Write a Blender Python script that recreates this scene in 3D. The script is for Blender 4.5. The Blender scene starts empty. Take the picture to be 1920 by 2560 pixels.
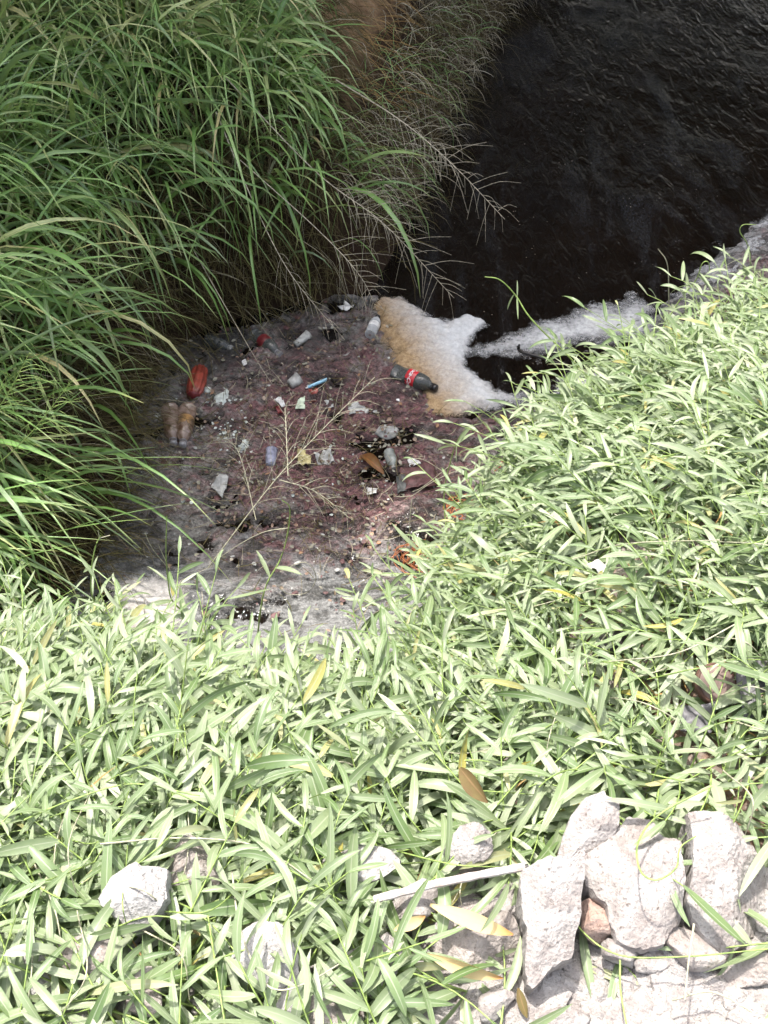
import bpy, bmesh, math, random
import numpy as np
from mathutils import Vector, Matrix
from mathutils.bvhtree import BVHTree

random.seed(7)
rng = np.random.default_rng(7)
sc = bpy.context.scene
col = sc.collection
R = math.radians

# ------------------------------------------------------------------ camera
CAM = np.array([0.0, 0.0, 1.55])
PITCH = 50.0                      # degrees below the horizontal
VFOV = 60.0
cd = bpy.data.cameras.new('camera')
cam = bpy.data.objects.new('camera', cd); col.objects.link(cam)
cam.location = CAM
cam.rotation_euler = (R(90 - PITCH), 0, 0)
cd.sensor_fit = 'VERTICAL'; cd.angle = R(VFOV)
cd.clip_start = 0.02; cd.clip_end = 200
sc.camera = cam
FPX = 1280 / math.tan(R(VFOV / 2))

# ------------------------------------------------------------------ light
SUN_AZ = 29.0                     # degrees anticlockwise from +Y
SUN_EL = 68.0
w = bpy.data.worlds.new('World'); sc.world = w; w.use_nodes = True
nt = w.node_tree; nt.nodes.clear()
sky = nt.nodes.new('ShaderNodeTexSky'); sky.sky_type = 'NISHITA'
sky.sun_disc = False; sky.sun_elevation = R(SUN_EL); sky.sun_rotation = R(-SUN_AZ)
sky.air_density = 1.0; sky.dust_density = 5.0; sky.ozone_density = 1.0
bg = nt.nodes.new('ShaderNodeBackground'); bg.inputs['Strength'].default_value = 0.15
wo = nt.nodes.new('ShaderNodeOutputWorld')
hs = nt.nodes.new('ShaderNodeHueSaturation'); hs.inputs['Saturation'].default_value = .5   # hazy, whitish sky
nt.links.new(sky.outputs[0], hs.inputs['Color']); nt.links.new(hs.outputs[0], bg.inputs[0]); nt.links.new(bg.outputs[0], wo.inputs[0])
sl = bpy.data.lights.new('sun', 'SUN'); sl.energy = 2.5; sl.angle = R(1.2); sl.color = (1, .95, .87)
so = bpy.data.objects.new('sun', sl); col.objects.link(so)
sdir = Vector((-math.sin(R(SUN_AZ)) * math.cos(R(SUN_EL)), math.cos(R(SUN_AZ)) * math.cos(R(SUN_EL)), math.sin(R(SUN_EL))))
so.rotation_euler = sdir.to_track_quat('Z', 'Y').to_euler(); so.location = (-6, 10, 18)
sc.view_settings.view_transform = 'Standard'; sc.view_settings.look = 'None'
sc.view_settings.gamma = 1; sc.view_settings.use_curve_mapping = False
sc.view_settings.exposure = 1.85
sc.render.engine = 'CYCLES'
sc.cycles.max_bounces = 8; sc.cycles.transparent_max_bounces = 8

# ------------------------------------------------------------------ geometry helpers
_c, _s = math.cos(R(90 - PITCH)), math.sin(R(90 - PITCH))
def ray(px, py):
    dx, dy, dz = (px - 960) / FPX, -(py - 1280) / FPX, -1.0
    return np.array([dx, dy * _c - dz * _s, dy * _s + dz * _c])
def at(px, py, z):
    d = ray(px, py); return CAM + d * ((z - CAM[2]) / d[2])
def aty(px, py, y):
    d = ray(px, py); return CAM + d * ((y - CAM[1]) / d[1])
def project(P):
    P = np.asarray(P, float) - CAM
    x, y, z = P[..., 0], P[..., 1] * _c + P[..., 2] * _s, -P[..., 1] * _s + P[..., 2] * _c
    return 960 + FPX * x / -z, 1280 - FPX * y / -z, -z
WATER = -1.0

def hsh(i, j, k, seed):
    n = (i * 374761393 + j * 668265263 + k * 2147483647 + seed * 144269504) & 0xffffffff
    n = ((n ^ (n >> 13)) * 1274126177) & 0xffffffff
    n = ((n ^ (n >> 16)) * 2246822519) & 0xffffffff
    return ((n ^ (n >> 15)) & 0xffff) / 65535.0
def vn(P, f, seed=0):
    P = np.asarray(P, float) * f + 1000.3
    i = np.floor(P).astype(np.int64); u = P - i; u = u * u * (3 - 2 * u)
    r = 0
    for a in (0, 1):
        for b in (0, 1):
            for c in (0, 1):
                wt = (u[..., 0] if a else 1 - u[..., 0]) * (u[..., 1] if b else 1 - u[..., 1]) * (u[..., 2] if c else 1 - u[..., 2])
                r = r + wt * hsh(i[..., 0] + a, i[..., 1] + b, i[..., 2] + c, seed)
    return r * 2 - 1
def fbm(P, f, seed=0, oct=4, g=.5):
    r = 0; a = 1.0
    for o in range(oct):
        r = r + a * vn(P, f * 2 ** o, seed + o); a *= g
    return r
def p3(X, Y): return np.stack([X, Y, np.zeros_like(X)], -1)

def poly_sd(poly, X, Y):
    """signed distance, positive inside"""
    poly = np.asarray(poly, float)[:, :2]
    d2 = np.full(X.shape, 1e9); inside = np.zeros(X.shape, bool)
    n = len(poly)
    for k in range(n):
        ax, ay = poly[k]; bx, by = poly[(k + 1) % n]
        ex, ey = bx - ax, by - ay
        t = np.clip(((X - ax) * ex + (Y - ay) * ey) / (ex * ex + ey * ey + 1e-12), 0, 1)
        d2 = np.minimum(d2, (X - ax - t * ex) ** 2 + (Y - ay - t * ey) ** 2)
        c = ((ay > Y) != (by > Y)) & (X < (bx - ax) * (Y - ay) / ((by - ay) if by != ay else 1e-12) + ax)
        inside ^= c
    return np.where(inside, 1, -1) * np.sqrt(d2)

def tag(o, label=None, cat=None, group=None, kind=None):
    if label: o['label'] = label
    if cat: o['category'] = cat
    if group: o['group'] = group
    if kind: o['kind'] = kind
    return o
def link(name, me, mat=None, parent=None, loc=None):
    o = bpy.data.objects.new(name, me); col.objects.link(o)
    if mat is not None and not me.materials: me.materials.append(mat)
    if parent is not None: o.parent = parent
    if loc is not None: o.location = loc
    return o
def empty(name, loc, label, cat, group=None):
    o = bpy.data.objects.new(name, None); col.objects.link(o)
    o.location = loc; o.empty_display_size = .05
    return tag(o, label, cat, group)
def mesh_np(name, V, F, smooth=True, attrs=None, mat=None):
    """F: int array (n,3) or (n,4), or list of such arrays"""
    me = bpy.data.meshes.new(name)
    Fs = F if isinstance(F, list) else [F]
    Fs = [np.asarray(f, np.int32) for f in Fs if len(f)]
    V = np.asarray(V, np.float32).reshape(-1, 3)
    me.vertices.add(len(V)); me.vertices.foreach_set('co', V.ravel())
    idx = np.concatenate([f.ravel() for f in Fs])
    cnt = np.concatenate([np.full(len(f), f.shape[1], np.int32) for f in Fs])
    st = np.concatenate([[0], np.cumsum(cnt)[:-1]]).astype(np.int32)
    me.loops.add(len(idx)); me.loops.foreach_set('vertex_index', idx)
    me.polygons.add(len(cnt)); me.polygons.foreach_set('loop_start', st); me.polygons.foreach_set('loop_total', cnt)
    me.polygons.foreach_set('use_smooth', np.full(len(cnt), smooth))
    me.update(calc_edges=True); me.validate()
    for k, A in (attrs or {}).items():
        a = me.attributes.new(k, 'FLOAT_VECTOR', 'POINT')
        a.data.foreach_set('vector', np.asarray(A, np.float32).ravel())
    if mat is not None: me.materials.append(mat)
    return me
def grid_faces(nx, ny, keep=None):
    i = np.arange(nx * ny).reshape(ny, nx)
    q = np.stack([i[:-1, :-1], i[:-1, 1:], i[1:, 1:], i[1:, :-1]], -1).reshape(-1, 4)
    if keep is not None:
        k = keep.ravel()[q].all(1); q = q[k]
    return q
def compact(V, F, *A):
    u, inv = np.unique(F.ravel(), return_inverse=True)
    return (V[u], inv.reshape(F.shape)) + tuple(a[u] for a in A)

# ------------------------------------------------------------------ materials
class NT:
    def __init__(s, name):
        s.m = bpy.data.materials.new(name); s.m.use_nodes = True
        s.t = s.m.node_tree; s.t.nodes.clear()
        s.out = s.n('ShaderNodeOutputMaterial')
    def n(s, t, **kw):
        x = s.t.nodes.new(t)
        for k, v in kw.items(): setattr(x, k, v)
        return x
    def put(s, sock, v):
        if hasattr(v, 'is_output') or isinstance(v, bpy.types.NodeSocket): s.t.links.new(v, sock)
        else: sock.default_value = v if not isinstance(v, tuple) or len(v) != 3 or sock.type != 'RGBA' else (*v, 1)
    def math(s, op, a, b=0.0, clamp=False):
        x = s.n('ShaderNodeMath', operation=op); x.use_clamp = clamp
        s.put(x.inputs[0], a); s.put(x.inputs[1], b); return x.outputs[0]
    def noise(s, vec, scale, detail=4, rough=.55, dist=0.0):
        x = s.n('ShaderNodeTexNoise'); s.put(x.inputs['Vector'], vec)
        x.inputs['Scale'].default_value = scale; x.inputs['Detail'].default_value = detail
        x.inputs['Roughness'].default_value = rough; x.inputs['Distortion'].default_value = dist
        return x.outputs[0]
    def voro(s, vec, scale, feature='F1', out=0):
        x = s.n('ShaderNodeTexVoronoi'); x.feature = feature; s.put(x.inputs['Vector'], vec)
        x.inputs['Scale'].default_value = scale; return x.outputs[out]
    def ramp(s, f, stops, interp='LINEAR'):
        x = s.n('ShaderNodeValToRGB'); s.put(x.inputs[0], f); e = x.color_ramp.elements
        x.color_ramp.interpolation = interp
        while len(e) < len(stops): e.new(.5)
        for a, (p, c) in zip(e, stops):
            a.position = p; a.color = (*c, 1) if len(c) == 3 else c
        return x.outputs[0]
    def mix(s, f, a, b, blend='MIX'):
        x = s.n('ShaderNodeMix', data_type='RGBA', blend_type=blend)
        s.put(x.inputs['Factor'], f); s.put(x.inputs[6], a); s.put(x.inputs[7], b); return x.outputs[2]
    def bump(s, h, strength=.5, dist=.01):
        x = s.n('ShaderNodeBump'); s.put(x.inputs['Height'], h)
        x.inputs['Strength'].default_value = strength; x.inputs['Distance'].default_value = dist
        return x.outputs[0]
    def pbsdf(s, **kw):
        x = s.n('ShaderNodeBsdfPrincipled')
        for k, v in kw.items(): s.put(x.inputs[k.replace('_', ' ')], v)
        return x.outputs[0]
    def geo(s): return s.n('ShaderNodeNewGeometry').outputs['Position']
    def obj(s): return s.n('ShaderNodeTexCoord').outputs['Object']
    def attr(s, name):
        a = s.n('ShaderNodeAttribute'); a.attribute_name = name
        x = s.n('ShaderNodeSeparateXYZ'); s.t.links.new(a.outputs['Vector'], x.inputs[0]); return x.outputs
    def done(s, sh):
        s.t.links.new(sh, s.out.inputs[0]); return s.m
    def mixsh(s, f, a, b):
        x = s.n('ShaderNodeMixShader'); s.put(x.inputs[0], f)
        s.t.links.new(a, x.inputs[1]); s.t.links.new(b, x.inputs[2]); return x.outputs[0]

def leaf_mat(name, stops, rib, rough=.42, spec=.5, transl=.35, tcol=(.3, .45, .08), veins=60, rib_w=.09, tip=None, tip_at=.75, back=None, sheen=0.0):
    k = NT(name); a = k.attr('leaf')
    ac = k.math('ABSOLUTE', a[0])
    c = k.ramp(a[2], stops)
    p = k.geo()
    c = k.mix(k.math('MULTIPLY', k.noise(p, 45, 3), .55), c, k.mix(.5, c, (.25, .3, .08)))
    ribm = k.math('LESS_THAN', ac, rib_w)
    c = k.mix(k.math('MULTIPLY', ribm, .7), c, rib)
    if tip:
        tm = k.math('MULTIPLY', k.math('SUBTRACT', k.math('ADD', a[1], k.math('MULTIPLY', k.noise(p, 30, 2), .3)), tip_at), 4, True)
        c = k.mix(tm, c, tip)
    v = k.math('SINE', k.math('MULTIPLY', a[0], veins))
    nb = k.bump(k.math('ADD', k.math('MULTIPLY', v, .3), k.noise(p, 160, 2)), .25, .002)
    if back:
        bf = k.n('ShaderNodeNewGeometry').outputs['Backfacing']
        c = k.mix(k.math('MULTIPLY', bf, .6), c, back)
    sh = k.pbsdf(Base_Color=c, Roughness=rough, Specular_IOR_Level=spec, Normal=nb, Sheen_Weight=sheen)
    tr = k.n('ShaderNodeBsdfTranslucent'); k.put(tr.inputs[0], k.mix(.6, c, tcol))
    return k.done(k.mixsh(transl, sh, tr.outputs[0]))

M = {}
M['creeper'] = leaf_mat('creeper_leaf', [(0, (.075, .135, .048)), (.3, (.135, .195, .092)), (.6, (.195, .245, .142)), (.88, (.26, .305, .205)), (.93, (.30, .335, .24)), (1, (.36, .30, .06))],
                        (.34, .37, .26), rough=.38, spec=.7, transl=.27, tcol=(.25, .35, .12), back=(.26, .31, .21))
M['grass'] = leaf_mat('grass_blade', [(0, (.024, .07, .016)), (.3, (.075, .185, .038)), (.6, (.175, .345, .09)), (.9, (.38, .52, .22)), (1, (.52, .40, .2))],
                      (.20, .27, .14), rough=.36, spec=.8, transl=.3, tcol=(.3, .45, .06), veins=30, rib_w=.14, tip=(.24, .24, .08), tip_at=.95, back=(.17, .22, .14))
M['dry'] = leaf_mat('dry_straw', [(0, (.10, .045, .018)), (.4, (.24, .12, .045)), (.75, (.36, .21, .09)), (1, (.5, .38, .22))], (.4, .28, .14), rough=.7, spec=.2, transl=.15, tcol=(.5, .25, .08))
M['thatch'] = leaf_mat('dead_thatch', [(0, (.012, .007, .005)), (.4, (.042, .022, .012)), (.75, (.085, .058, .036)), (1, (.32, .28, .22))], (.2, .14, .08), rough=.8, spec=.2, transl=.1, tcol=(.2, .1, .04))  # browns darkened to stand for shade under the overhanging grass
M['roots'] = leaf_mat('root_strand', [(0, (.09, .06, .04)), (.5, (.24, .19, .14)), (1, (.50, .45, .37))], (.4, .34, .26), rough=.8, spec=.2, transl=.1, tcol=(.3, .2, .1))
M['litter'] = leaf_mat('dead_leaf', [(0, (.05, .024, .014)), (.5, (.085, .042, .024)), (1, (.12, .07, .04))], (.2, .12, .06), rough=.7, spec=.2, transl=.15, tcol=(.5, .2, .05))
M['husk'] = leaf_mat('dry_husk', [(0, (.55, .4, .2)), (1, (.62, .48, .26))], (.6, .45, .2), rough=.6, spec=.3, transl=.2, tcol=(.7, .45, .15), tip=(.42, .2, .06), tip_at=.9)

def plain(name, c, rough=.5, spec=.5, noise=.25, scale=60, bump=.2, metallic=0.0, c2=None, trans=0.0, bdist=.004):
    k = NT(name); p = k.obj()
    n = k.noise(p, scale, 5)
    d = c2 or tuple(x * (1 - noise) * .7 for x in c)
    cc = k.mix(k.ramp(n, [(.35, (0, 0, 0)), (.65, (1, 1, 1))]), d, c)
    return k.done(k.pbsdf(Base_Color=cc, Roughness=rough, Specular_IOR_Level=spec, Metallic=metallic, Transmission_Weight=trans,
                          Normal=k.bump(n, bump, bdist)))
M['stem'] = plain('green_stem', (.26, .36, .1), .5, .4, .3, 80)
M['stem_pale'] = plain('pale_stem', (.44, .42, .30), .55, .4, .3, 80)
M['stem_tan'] = plain('tan_stem', (.46, .41, .31), .6, .3, .4, 80)
M['stem_dark'] = plain('brown_stem', (.17, .13, .085), .6, .3, .4, 80)
M['orange_root'] = plain('orange_vine', (.38, .12, .035), .55, .4, .4, 60)
M['bark'] = plain('bark', (.12, .08, .05), .9, .2, .5, 12, .8)
M['black_twig'] = plain('wet_twig', (.02, .016, .013), .4, .5, .4, 60)

def rock_mat(name, a, b, speck, sc_=18):
    k = NT(name); p = k.obj()
    n1 = k.noise(p, sc_, 6, .65); n2 = k.noise(p, sc_ * 7, 5, .7); v = k.voro(p, sc_ * 9)
    c = k.mix(k.ramp(n1, [(.36, (0, 0, 0)), (.62, (1, 1, 1))]), a, b)
    c = k.mix(k.ramp(n2, [(.56, (0, 0, 0)), (.68, (.85, .85, .85))]), c, speck)
    c = k.mix(k.ramp(v, [(.08, (.45, .45, .45)), (.2, (0, 0, 0))]), c, speck)
    h = k.math('ADD', k.math('MULTIPLY', n1, .6), k.math('ADD', n2, k.math('MULTIPLY', v, .4)))
    return k.done(k.pbsdf(Base_Color=c, Roughness=.9, Specular_IOR_Level=.25, Normal=k.bump(h, .7, .007)))
M['rubble'] = rock_mat('concrete_rubble', (.205, .18, .17), (.345, .325, .31), (.09, .068, .058))
M['stone_grey'] = rock_mat('grey_stone', (.25, .235, .228), (.39, .375, .365), (.10, .09, .085))
M['stone_pink'] = rock_mat('pinkish_stone', (.225, .195, .18), (.33, .30, .28), (.14, .10, .085))
M['stone_brown'] = rock_mat('brown_stone', (.3, .2, .16), (.38, .29, .25), (.13, .08, .06))
M['pebble'] = rock_mat('pebbles', (.23, .205, .195), (.36, .34, .325), (.12, .095, .085), 30)

k = NT('bank_soil'); p = k.geo()                       # near bank: pale rubbly dirt with rusty litter
n1 = k.noise(p, 4, 6, .6); n2 = k.noise(p, 40, 6, .7); v = k.voro(p, 90)
c = k.mix(k.ramp(n1, [(.4, (0, 0, 0)), (.6, (1, 1, 1))]), (.13, .09, .068), (.29, .26, .235))
c = k.mix(k.ramp(n2, [(.48, (0, 0, 0)), (.66, (.8, .8, .8))]), c, (.16, .08, .04))
c = k.mix(k.ramp(v, [(.15, (.5, .5, .5)), (.35, (0, 0, 0))]), c, (.32, .29, .27))
M['soil'] = k.done(k.pbsdf(Base_Color=c, Roughness=.95, Specular_IOR_Level=.2, Normal=k.bump(k.math('ADD', n2, k.math('MULTIPLY', v, -.6)), .9, .012)))

k = NT('bank_earth'); p = k.geo()                      # grassy bank: brown soil with the hollow's shade painted in, orange laterite where bare
x = k.n('ShaderNodeSeparateXYZ'); k.put(x.inputs[0], p)
st = k.n('ShaderNodeMapping'); k.put(st.inputs['Vector'], p); st.inputs['Scale'].default_value = (1, 1, .25)
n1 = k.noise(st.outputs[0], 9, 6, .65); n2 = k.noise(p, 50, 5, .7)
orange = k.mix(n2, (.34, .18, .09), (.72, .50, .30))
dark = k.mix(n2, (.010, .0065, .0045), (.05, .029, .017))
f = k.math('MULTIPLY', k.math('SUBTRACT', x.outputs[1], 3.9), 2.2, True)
f = k.math('MULTIPLY', f, k.math('MULTIPLY', k.math('SUBTRACT', x.outputs[2], -.5), 3.5, True))  # orange stops low down, so the undercut's shade is painted dark
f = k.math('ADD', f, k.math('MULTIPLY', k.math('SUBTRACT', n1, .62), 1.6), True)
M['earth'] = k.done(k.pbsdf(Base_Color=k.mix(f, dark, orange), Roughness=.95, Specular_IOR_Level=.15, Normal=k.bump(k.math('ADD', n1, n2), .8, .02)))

k = NT('dark_water'); p = k.geo()
mp = k.n('ShaderNodeMapping'); k.put(mp.inputs['Vector'], p); mp.inputs['Rotation'].default_value = (0, 0, .12); mp.inputs['Scale'].default_value = (2.3, .8, 1)
q = mp.outputs[0]
film = k.ramp(k.noise(q, 1.3, 6, .62, 1.2), [(.50, (0, 0, 0)), (.64, (1, 1, 1))])
c = k.mix(k.noise(q, 2.2, 4), (.0025, .002, .0017), (.010, .0065, .0045))
c = k.mix(k.math('MULTIPLY', k.math('MULTIPLY', film, k.ramp(k.noise(q, 60, 6, .8, .8), [(.45, (0, 0, 0)), (.62, (1, 1, 1))])), .7), c, (.036, .039, .044))  # streaky grey sheen and fine glints painted into the water colour
fl = k.ramp(k.voro(p, 34), [(.07, (1, 1, 1)), (.12, (0, 0, 0))])
fl = k.math('MULTIPLY', fl, k.ramp(k.noise(p, 5, 2), [(.55, (0, 0, 0)), (.62, (.8, .8, .8))]))
c = k.mix(fl, c, (.22, .19, .15))
h = k.math('ADD', k.math('ADD', k.noise(q, 9, 3, .55, .8), k.math('MULTIPLY', k.math('MULTIPLY', film, k.noise(q, 30, 3, .6, .8)), .5)), k.math('MULTIPLY', k.noise(q, 42, 2, .5), .10))
M['water'] = k.done(k.pbsdf(Base_Color=c, Roughness=k.math('ADD', .05, k.math('MULTIPLY', film, .13)), IOR=1.33, Specular_IOR_Level=.5,
                            Normal=k.bump(h, .6, .03)))

k = NT('floating_scum'); p = k.geo(); a = k.attr('mixer')   # x: maroon 0..1, y: pale grey 0..1, z: wet dark
mp = k.n('ShaderNodeMapping'); k.put(mp.inputs['Vector'], p); mp.inputs['Scale'].default_value = (1, 1.9, 1)
n1 = k.noise(mp.outputs[0], 8, 7, .68, 1.1); n2 = k.noise(mp.outputs[0], 48, 6, .78, .5); v = k.voro(p, 120)
maroon = k.mix(k.ramp(n2, [(.4, (0, 0, 0)), (.62, (1, 1, 1))]), (.06, .026, .028), (.26, .125, .125))
grey = k.mix(k.ramp(n2, [(.38, (0, 0, 0)), (.66, (1, 1, 1))]), (.06, .056, .05), (.34, .325, .30))
pale = k.mix(k.ramp(n2, [(.36, (0, 0, 0)), (.6, (1, 1, 1))]), (.115, .115, .113), (.27, .27, .268))
wig = k.math('MULTIPLY', k.math('SUBTRACT', n1, .5), 4.2)
c = k.mix(k.math('ADD', a[0], wig, True), grey, maroon)
c = k.mix(k.math('ADD', a[1], k.math('MULTIPLY', k.math('SUBTRACT', k.noise(mp.outputs[0], 6, 6, .66, 1.6), .5), 3.6), True), c, pale)
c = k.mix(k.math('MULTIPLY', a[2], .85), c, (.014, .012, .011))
fr = k.ramp(k.noise(p, 42, 4, .7, .5), [(.64, (0, 0, 0)), (.70, (1, 1, 1))])
c = k.mix(k.math('MULTIPLY', fr, .55), c, (.42, .38, .33))
wetn = k.ramp(k.noise(mp.outputs[0], 5, 5, .6, 1.5), [(.50, (0, 0, 0)), (.58, (.85, .85, .85))])
c = k.mix(wetn, c, k.mix(.75, c, (.02, .018, .016)))
rr = k.math('MAXIMUM', k.math('SUBTRACT', k.math('ADD', .2, k.math('MULTIPLY', n2, .6)), k.math('ADD', k.math('MULTIPLY', wetn, .5), k.math('MULTIPLY', a[1], .25))), .12)
M['scum'] = k.done(k.pbsdf(Base_Color=c, Roughness=rr, Specular_IOR_Level=.5, Normal=k.bump(k.math('ADD', n2, k.math('ADD', n1, k.math('MULTIPLY', v, .5))), .9, .012)))

k = NT('foam'); p = k.geo(); a = k.attr('mixer')
n1 = k.noise(p, 60, 6, .75); n2 = k.noise(p, 9, 5, .65, .6); v = k.voro(p, 150)
tan = k.mix(k.ramp(n1, [(.3, (0, 0, 0)), (.7, (1, 1, 1))]), (.15, .085, .038), (.42, .305, .175))
wht = k.mix(k.ramp(n1, [(.3, (0, 0, 0)), (.65, (1, 1, 1))]), (.36, .365, .37), (.54, .54, .54))
c = k.mix(k.math('ADD', a[0], k.math('MULTIPLY', k.math('SUBTRACT', n2, .5), .7), True), wht, tan)
c = k.mix(k.math('MULTIPLY', k.ramp(k.noise(p, 130, 3, .7), [(.55, (0, 0, 0)), (.68, (1, 1, 1))]), k.math('MULTIPLY', a[0], .5)), c, (.24, .15, .07))
alpha = k.math('ADD', k.math('MULTIPLY', a[1], 1.0), k.math('MULTIPLY', k.math('SUBTRACT', k.noise(p, 45, 6, .75), .5), 1.5), True)
fo = k.pbsdf(Base_Color=c, Roughness=.75, Specular_IOR_Level=.3, Normal=k.bump(k.math('ADD', n1, k.math('MULTIPLY', v, .5)), .4, .006))
tp = k.n('ShaderNodeBsdfTransparent')
M['foam'] = k.done(k.mixsh(alpha, tp.outputs[0], fo))

k = NT('clear_plastic')
pl = k.pbsdf(Base_Color=(.75, .77, .78), Roughness=.12, Specular_IOR_Level=.8, Normal=k.bump(k.noise(k.obj(), 50, 3), .5, .006))
tp = k.n('ShaderNodeBsdfTransparent'); k.put(tp.inputs[0], (.82, .85, .85, 1))
fr = k.n('ShaderNodeLayerWeight'); fr.inputs[0].default_value = .45
M['clear'] = k.done(k.mixsh(k.math('ADD', k.math('MULTIPLY', fr.outputs[1], .6), .22, True), tp.outputs[0], pl))
k = NT('smoky_plastic')
pl = k.pbsdf(Base_Color=(.10, .105, .10), Roughness=.12, Specular_IOR_Level=.8, Normal=k.bump(k.noise(k.obj(), 50, 3), .4, .006))
tp = k.n('ShaderNodeBsdfTransparent'); k.put(tp.inputs[0], (.4, .42, .4, 1))
fr = k.n('ShaderNodeLayerWeight'); fr.inputs[0].default_value = .45
M['smoky'] = k.done(k.mixsh(k.math('ADD', k.math('MULTIPLY', fr.outputs[1], .5), .45, True), tp.outputs[0], pl))
M['red_label'] = plain('red_label', (.55, .02, .03), .35, .5, .25, 40, .2)
M['white_print'] = plain('white_print', (.8, .78, .78), .5, .4, .05)
M['black_cap'] = plain('black_cap', (.015, .013, .013), .35, .5, .3)
M['white_cap'] = plain('white_cap', (.65, .66, .68), .4, .5, .15)
M['tan_metal'] = plain('tan_wrapper', (.27, .20, .165), .25, .6, .3, 35, .6, c2=(.11, .065, .04))
M['silver'] = plain('silver_plastic', (.36, .36, .38), .2, .7, .35, 35, .6, c2=(.13, .12, .12))
M['amber'] = plain('amber_label', (.34, .19, .07), .35, .5, .4, 40, .5, c2=(.12, .08, .05))
M['red_plastic'] = plain('red_plastic', (.30, .055, .035), .35, .5, .45, 25, .5)
M['dark_red'] = plain('dark_red_plastic', (.17, .022, .025), .4, .5, .3)
M['styro'] = plain('white_foam_plastic', (.58, .62, .58), .8, .3, .2, 45, .5)
M['white'] = plain('white_plastic', (.68, .67, .65), .5, .4, .2, 40, .3)
M['greywhite'] = plain('greyish_plastic', (.40, .40, .38), .5, .4, .3, 40, .4)
M['pale_green'] = plain('pale_green_card', (.52, .60, .46), .6, .3, .15)
M['lavender'] = plain('lavender_plastic', (.30, .31, .40), .4, .5, .2)
M['yellow_card'] = plain('yellow_card', (.46, .40, .19), .6, .3, .3, 30)
M['blue'] = plain('light_blue_plastic', (.25, .48, .62), .3, .5, .1)
M['grey_green'] = plain('grey_green_plastic', (.27, .29, .27), .4, .5, .3, 30)
M['rusty_leaf'] = leaf_mat('rusty_leaf', [(0, (.10, .024, .010)), (1, (.17, .045, .016))], (.26, .09, .03), rough=.5, spec=.4, transl=.1, tcol=(.4, .12, .03))
M['rust'] = plain('rust_orange', (.36, .11, .04), .5, .4, .4, 30, .6, c2=(.20, .055, .025))
M['slate'] = plain('slate_grey_sheet', (.075, .078, .075), .5, .4, .3, 30)
M['maroon_sheet'] = plain('maroon_sheet', (.13, .06, .06), .6, .4, .4, 60, .6)
M['orange'] = plain('orange_plastic', (.55, .2, .05), .4, .5, .2)
M['plastic_grey'] = plain('grey_sheeting', (.13, .125, .135), .55, .4, .25, 20, .4)
M['lid'] = plain('pinkish_brown_lid', (.19, .135, .12), .8, .3, .25, 30, .5)
M['lid_rim'] = plain('dark_brown_rim', (.10, .05, .035), .7, .3, .4)
M['can_dark'] = plain('black_can', (.03, .026, .025), .5, .4, .3)
M['pipe'] = plain('white_stick', (.50, .46, .44), .6, .3, .15, 55, .5, c2=(.30, .25, .22))

# ------------------------------------------------------------------ setting: regions in plan
def plan(pts, z): return [tuple(at(a, b, z)[:2]) for a, b in pts]
bank_line = plan([(1480, -330), (1400, -120), (1280, 0), (1160, 200), (1070, 440), (1000, 610), (930, 730), (840, 745), (700, 770), (540, 815), (420, 895),
                  (350, 1050), (320, 1230), (265, 1400), (150, 1540), (-150, 1700)], WATER)
far = bank_line[0]
GB = [(far[0] + 3, far[1] + 14), (far[0] + .4, far[1] + 4)] + bank_line + [(-3, .4), (-12, -1), (-14, 26)]
EDGE_Z = -.62
near_line = plan([(-500, 1900), (-150, 1740), (150, 1730), (400, 1775), (640, 1790), (870, 1855), (1060, 1765), (1180, 1540), (1250, 1360),
                  (1330, 1240), (1470, 1130), (1600, 1030), (1750, 950), (1950, 870), (2400, 710)], EDGE_Z)
NB = near_line + [(5, 6.2), (14, 12), (14, -8), (-10, -8), (-10, .9), (-3.2, .9)]

def gb_height(X, Y):
    d = poly_sd(GB, X, Y)
    n = fbm(p3(X, Y), 1.6, 11, 4) * .10 + fbm(p3(X, Y), 8, 15, 3) * .025
    dd = np.clip(d, 0, None)
    up = .78 * (1 - np.exp(-(dd / .28) ** 1.15)) + .45 * (1 - np.exp(-dd / 1.6))
    low = np.clip((Y - 1.2) / 1.5, .25, 1)               # lower where it runs down to the near bank
    return np.where(d > 0, WATER - .02 + up * low + n * np.clip(dd * 4, 0, 1), WATER - .02 + d * 1.5), d
def nb_height(X, Y):
    d = poly_sd(NB, X, Y)
    n = fbm(p3(X, Y), 2.2, 31, 4) * .045 + fbm(p3(X, Y), 9, 35, 2) * .012
    z = .13 - (.13 - EDGE_Z) * np.exp(-np.clip(d, 0, None) / .40) + n
    return np.where(d > 0, z, EDGE_Z + d * 2.2 + n), d

def height_mesh(name, fn, x0, x1, y0, y1, step, mat, dmin):
    xs = np.arange(x0, x1, step); ys = np.arange(y0, y1, step)
    X, Y = np.meshgrid(xs, ys); Z, d = fn(X, Y)
    V = np.stack([X, Y, Z], -1).reshape(-1, 3)
    V, F = compact(V, grid_faces(len(xs), len(ys), d > dmin))
    return mesh_np(name, V, F, True, None, mat)
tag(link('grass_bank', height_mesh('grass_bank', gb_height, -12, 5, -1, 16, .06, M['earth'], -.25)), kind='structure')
tag(link('near_bank', height_mesh('near_bank', nb_height, -6, 8, -5, 7, .035, M['soil'], -.4)), kind='structure')
# bed of the canal and the surrounding ground, one sheet below the water
V = np.array([[-60, -60, -1.9], [60, -60, -1.9], [60, 60, -1.9], [-60, 60, -1.9]], float)
tag(link('ground', mesh_np('ground', V, np.array([[0, 1, 2, 3]]), False, None, M['earth'])), kind='structure')
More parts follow.
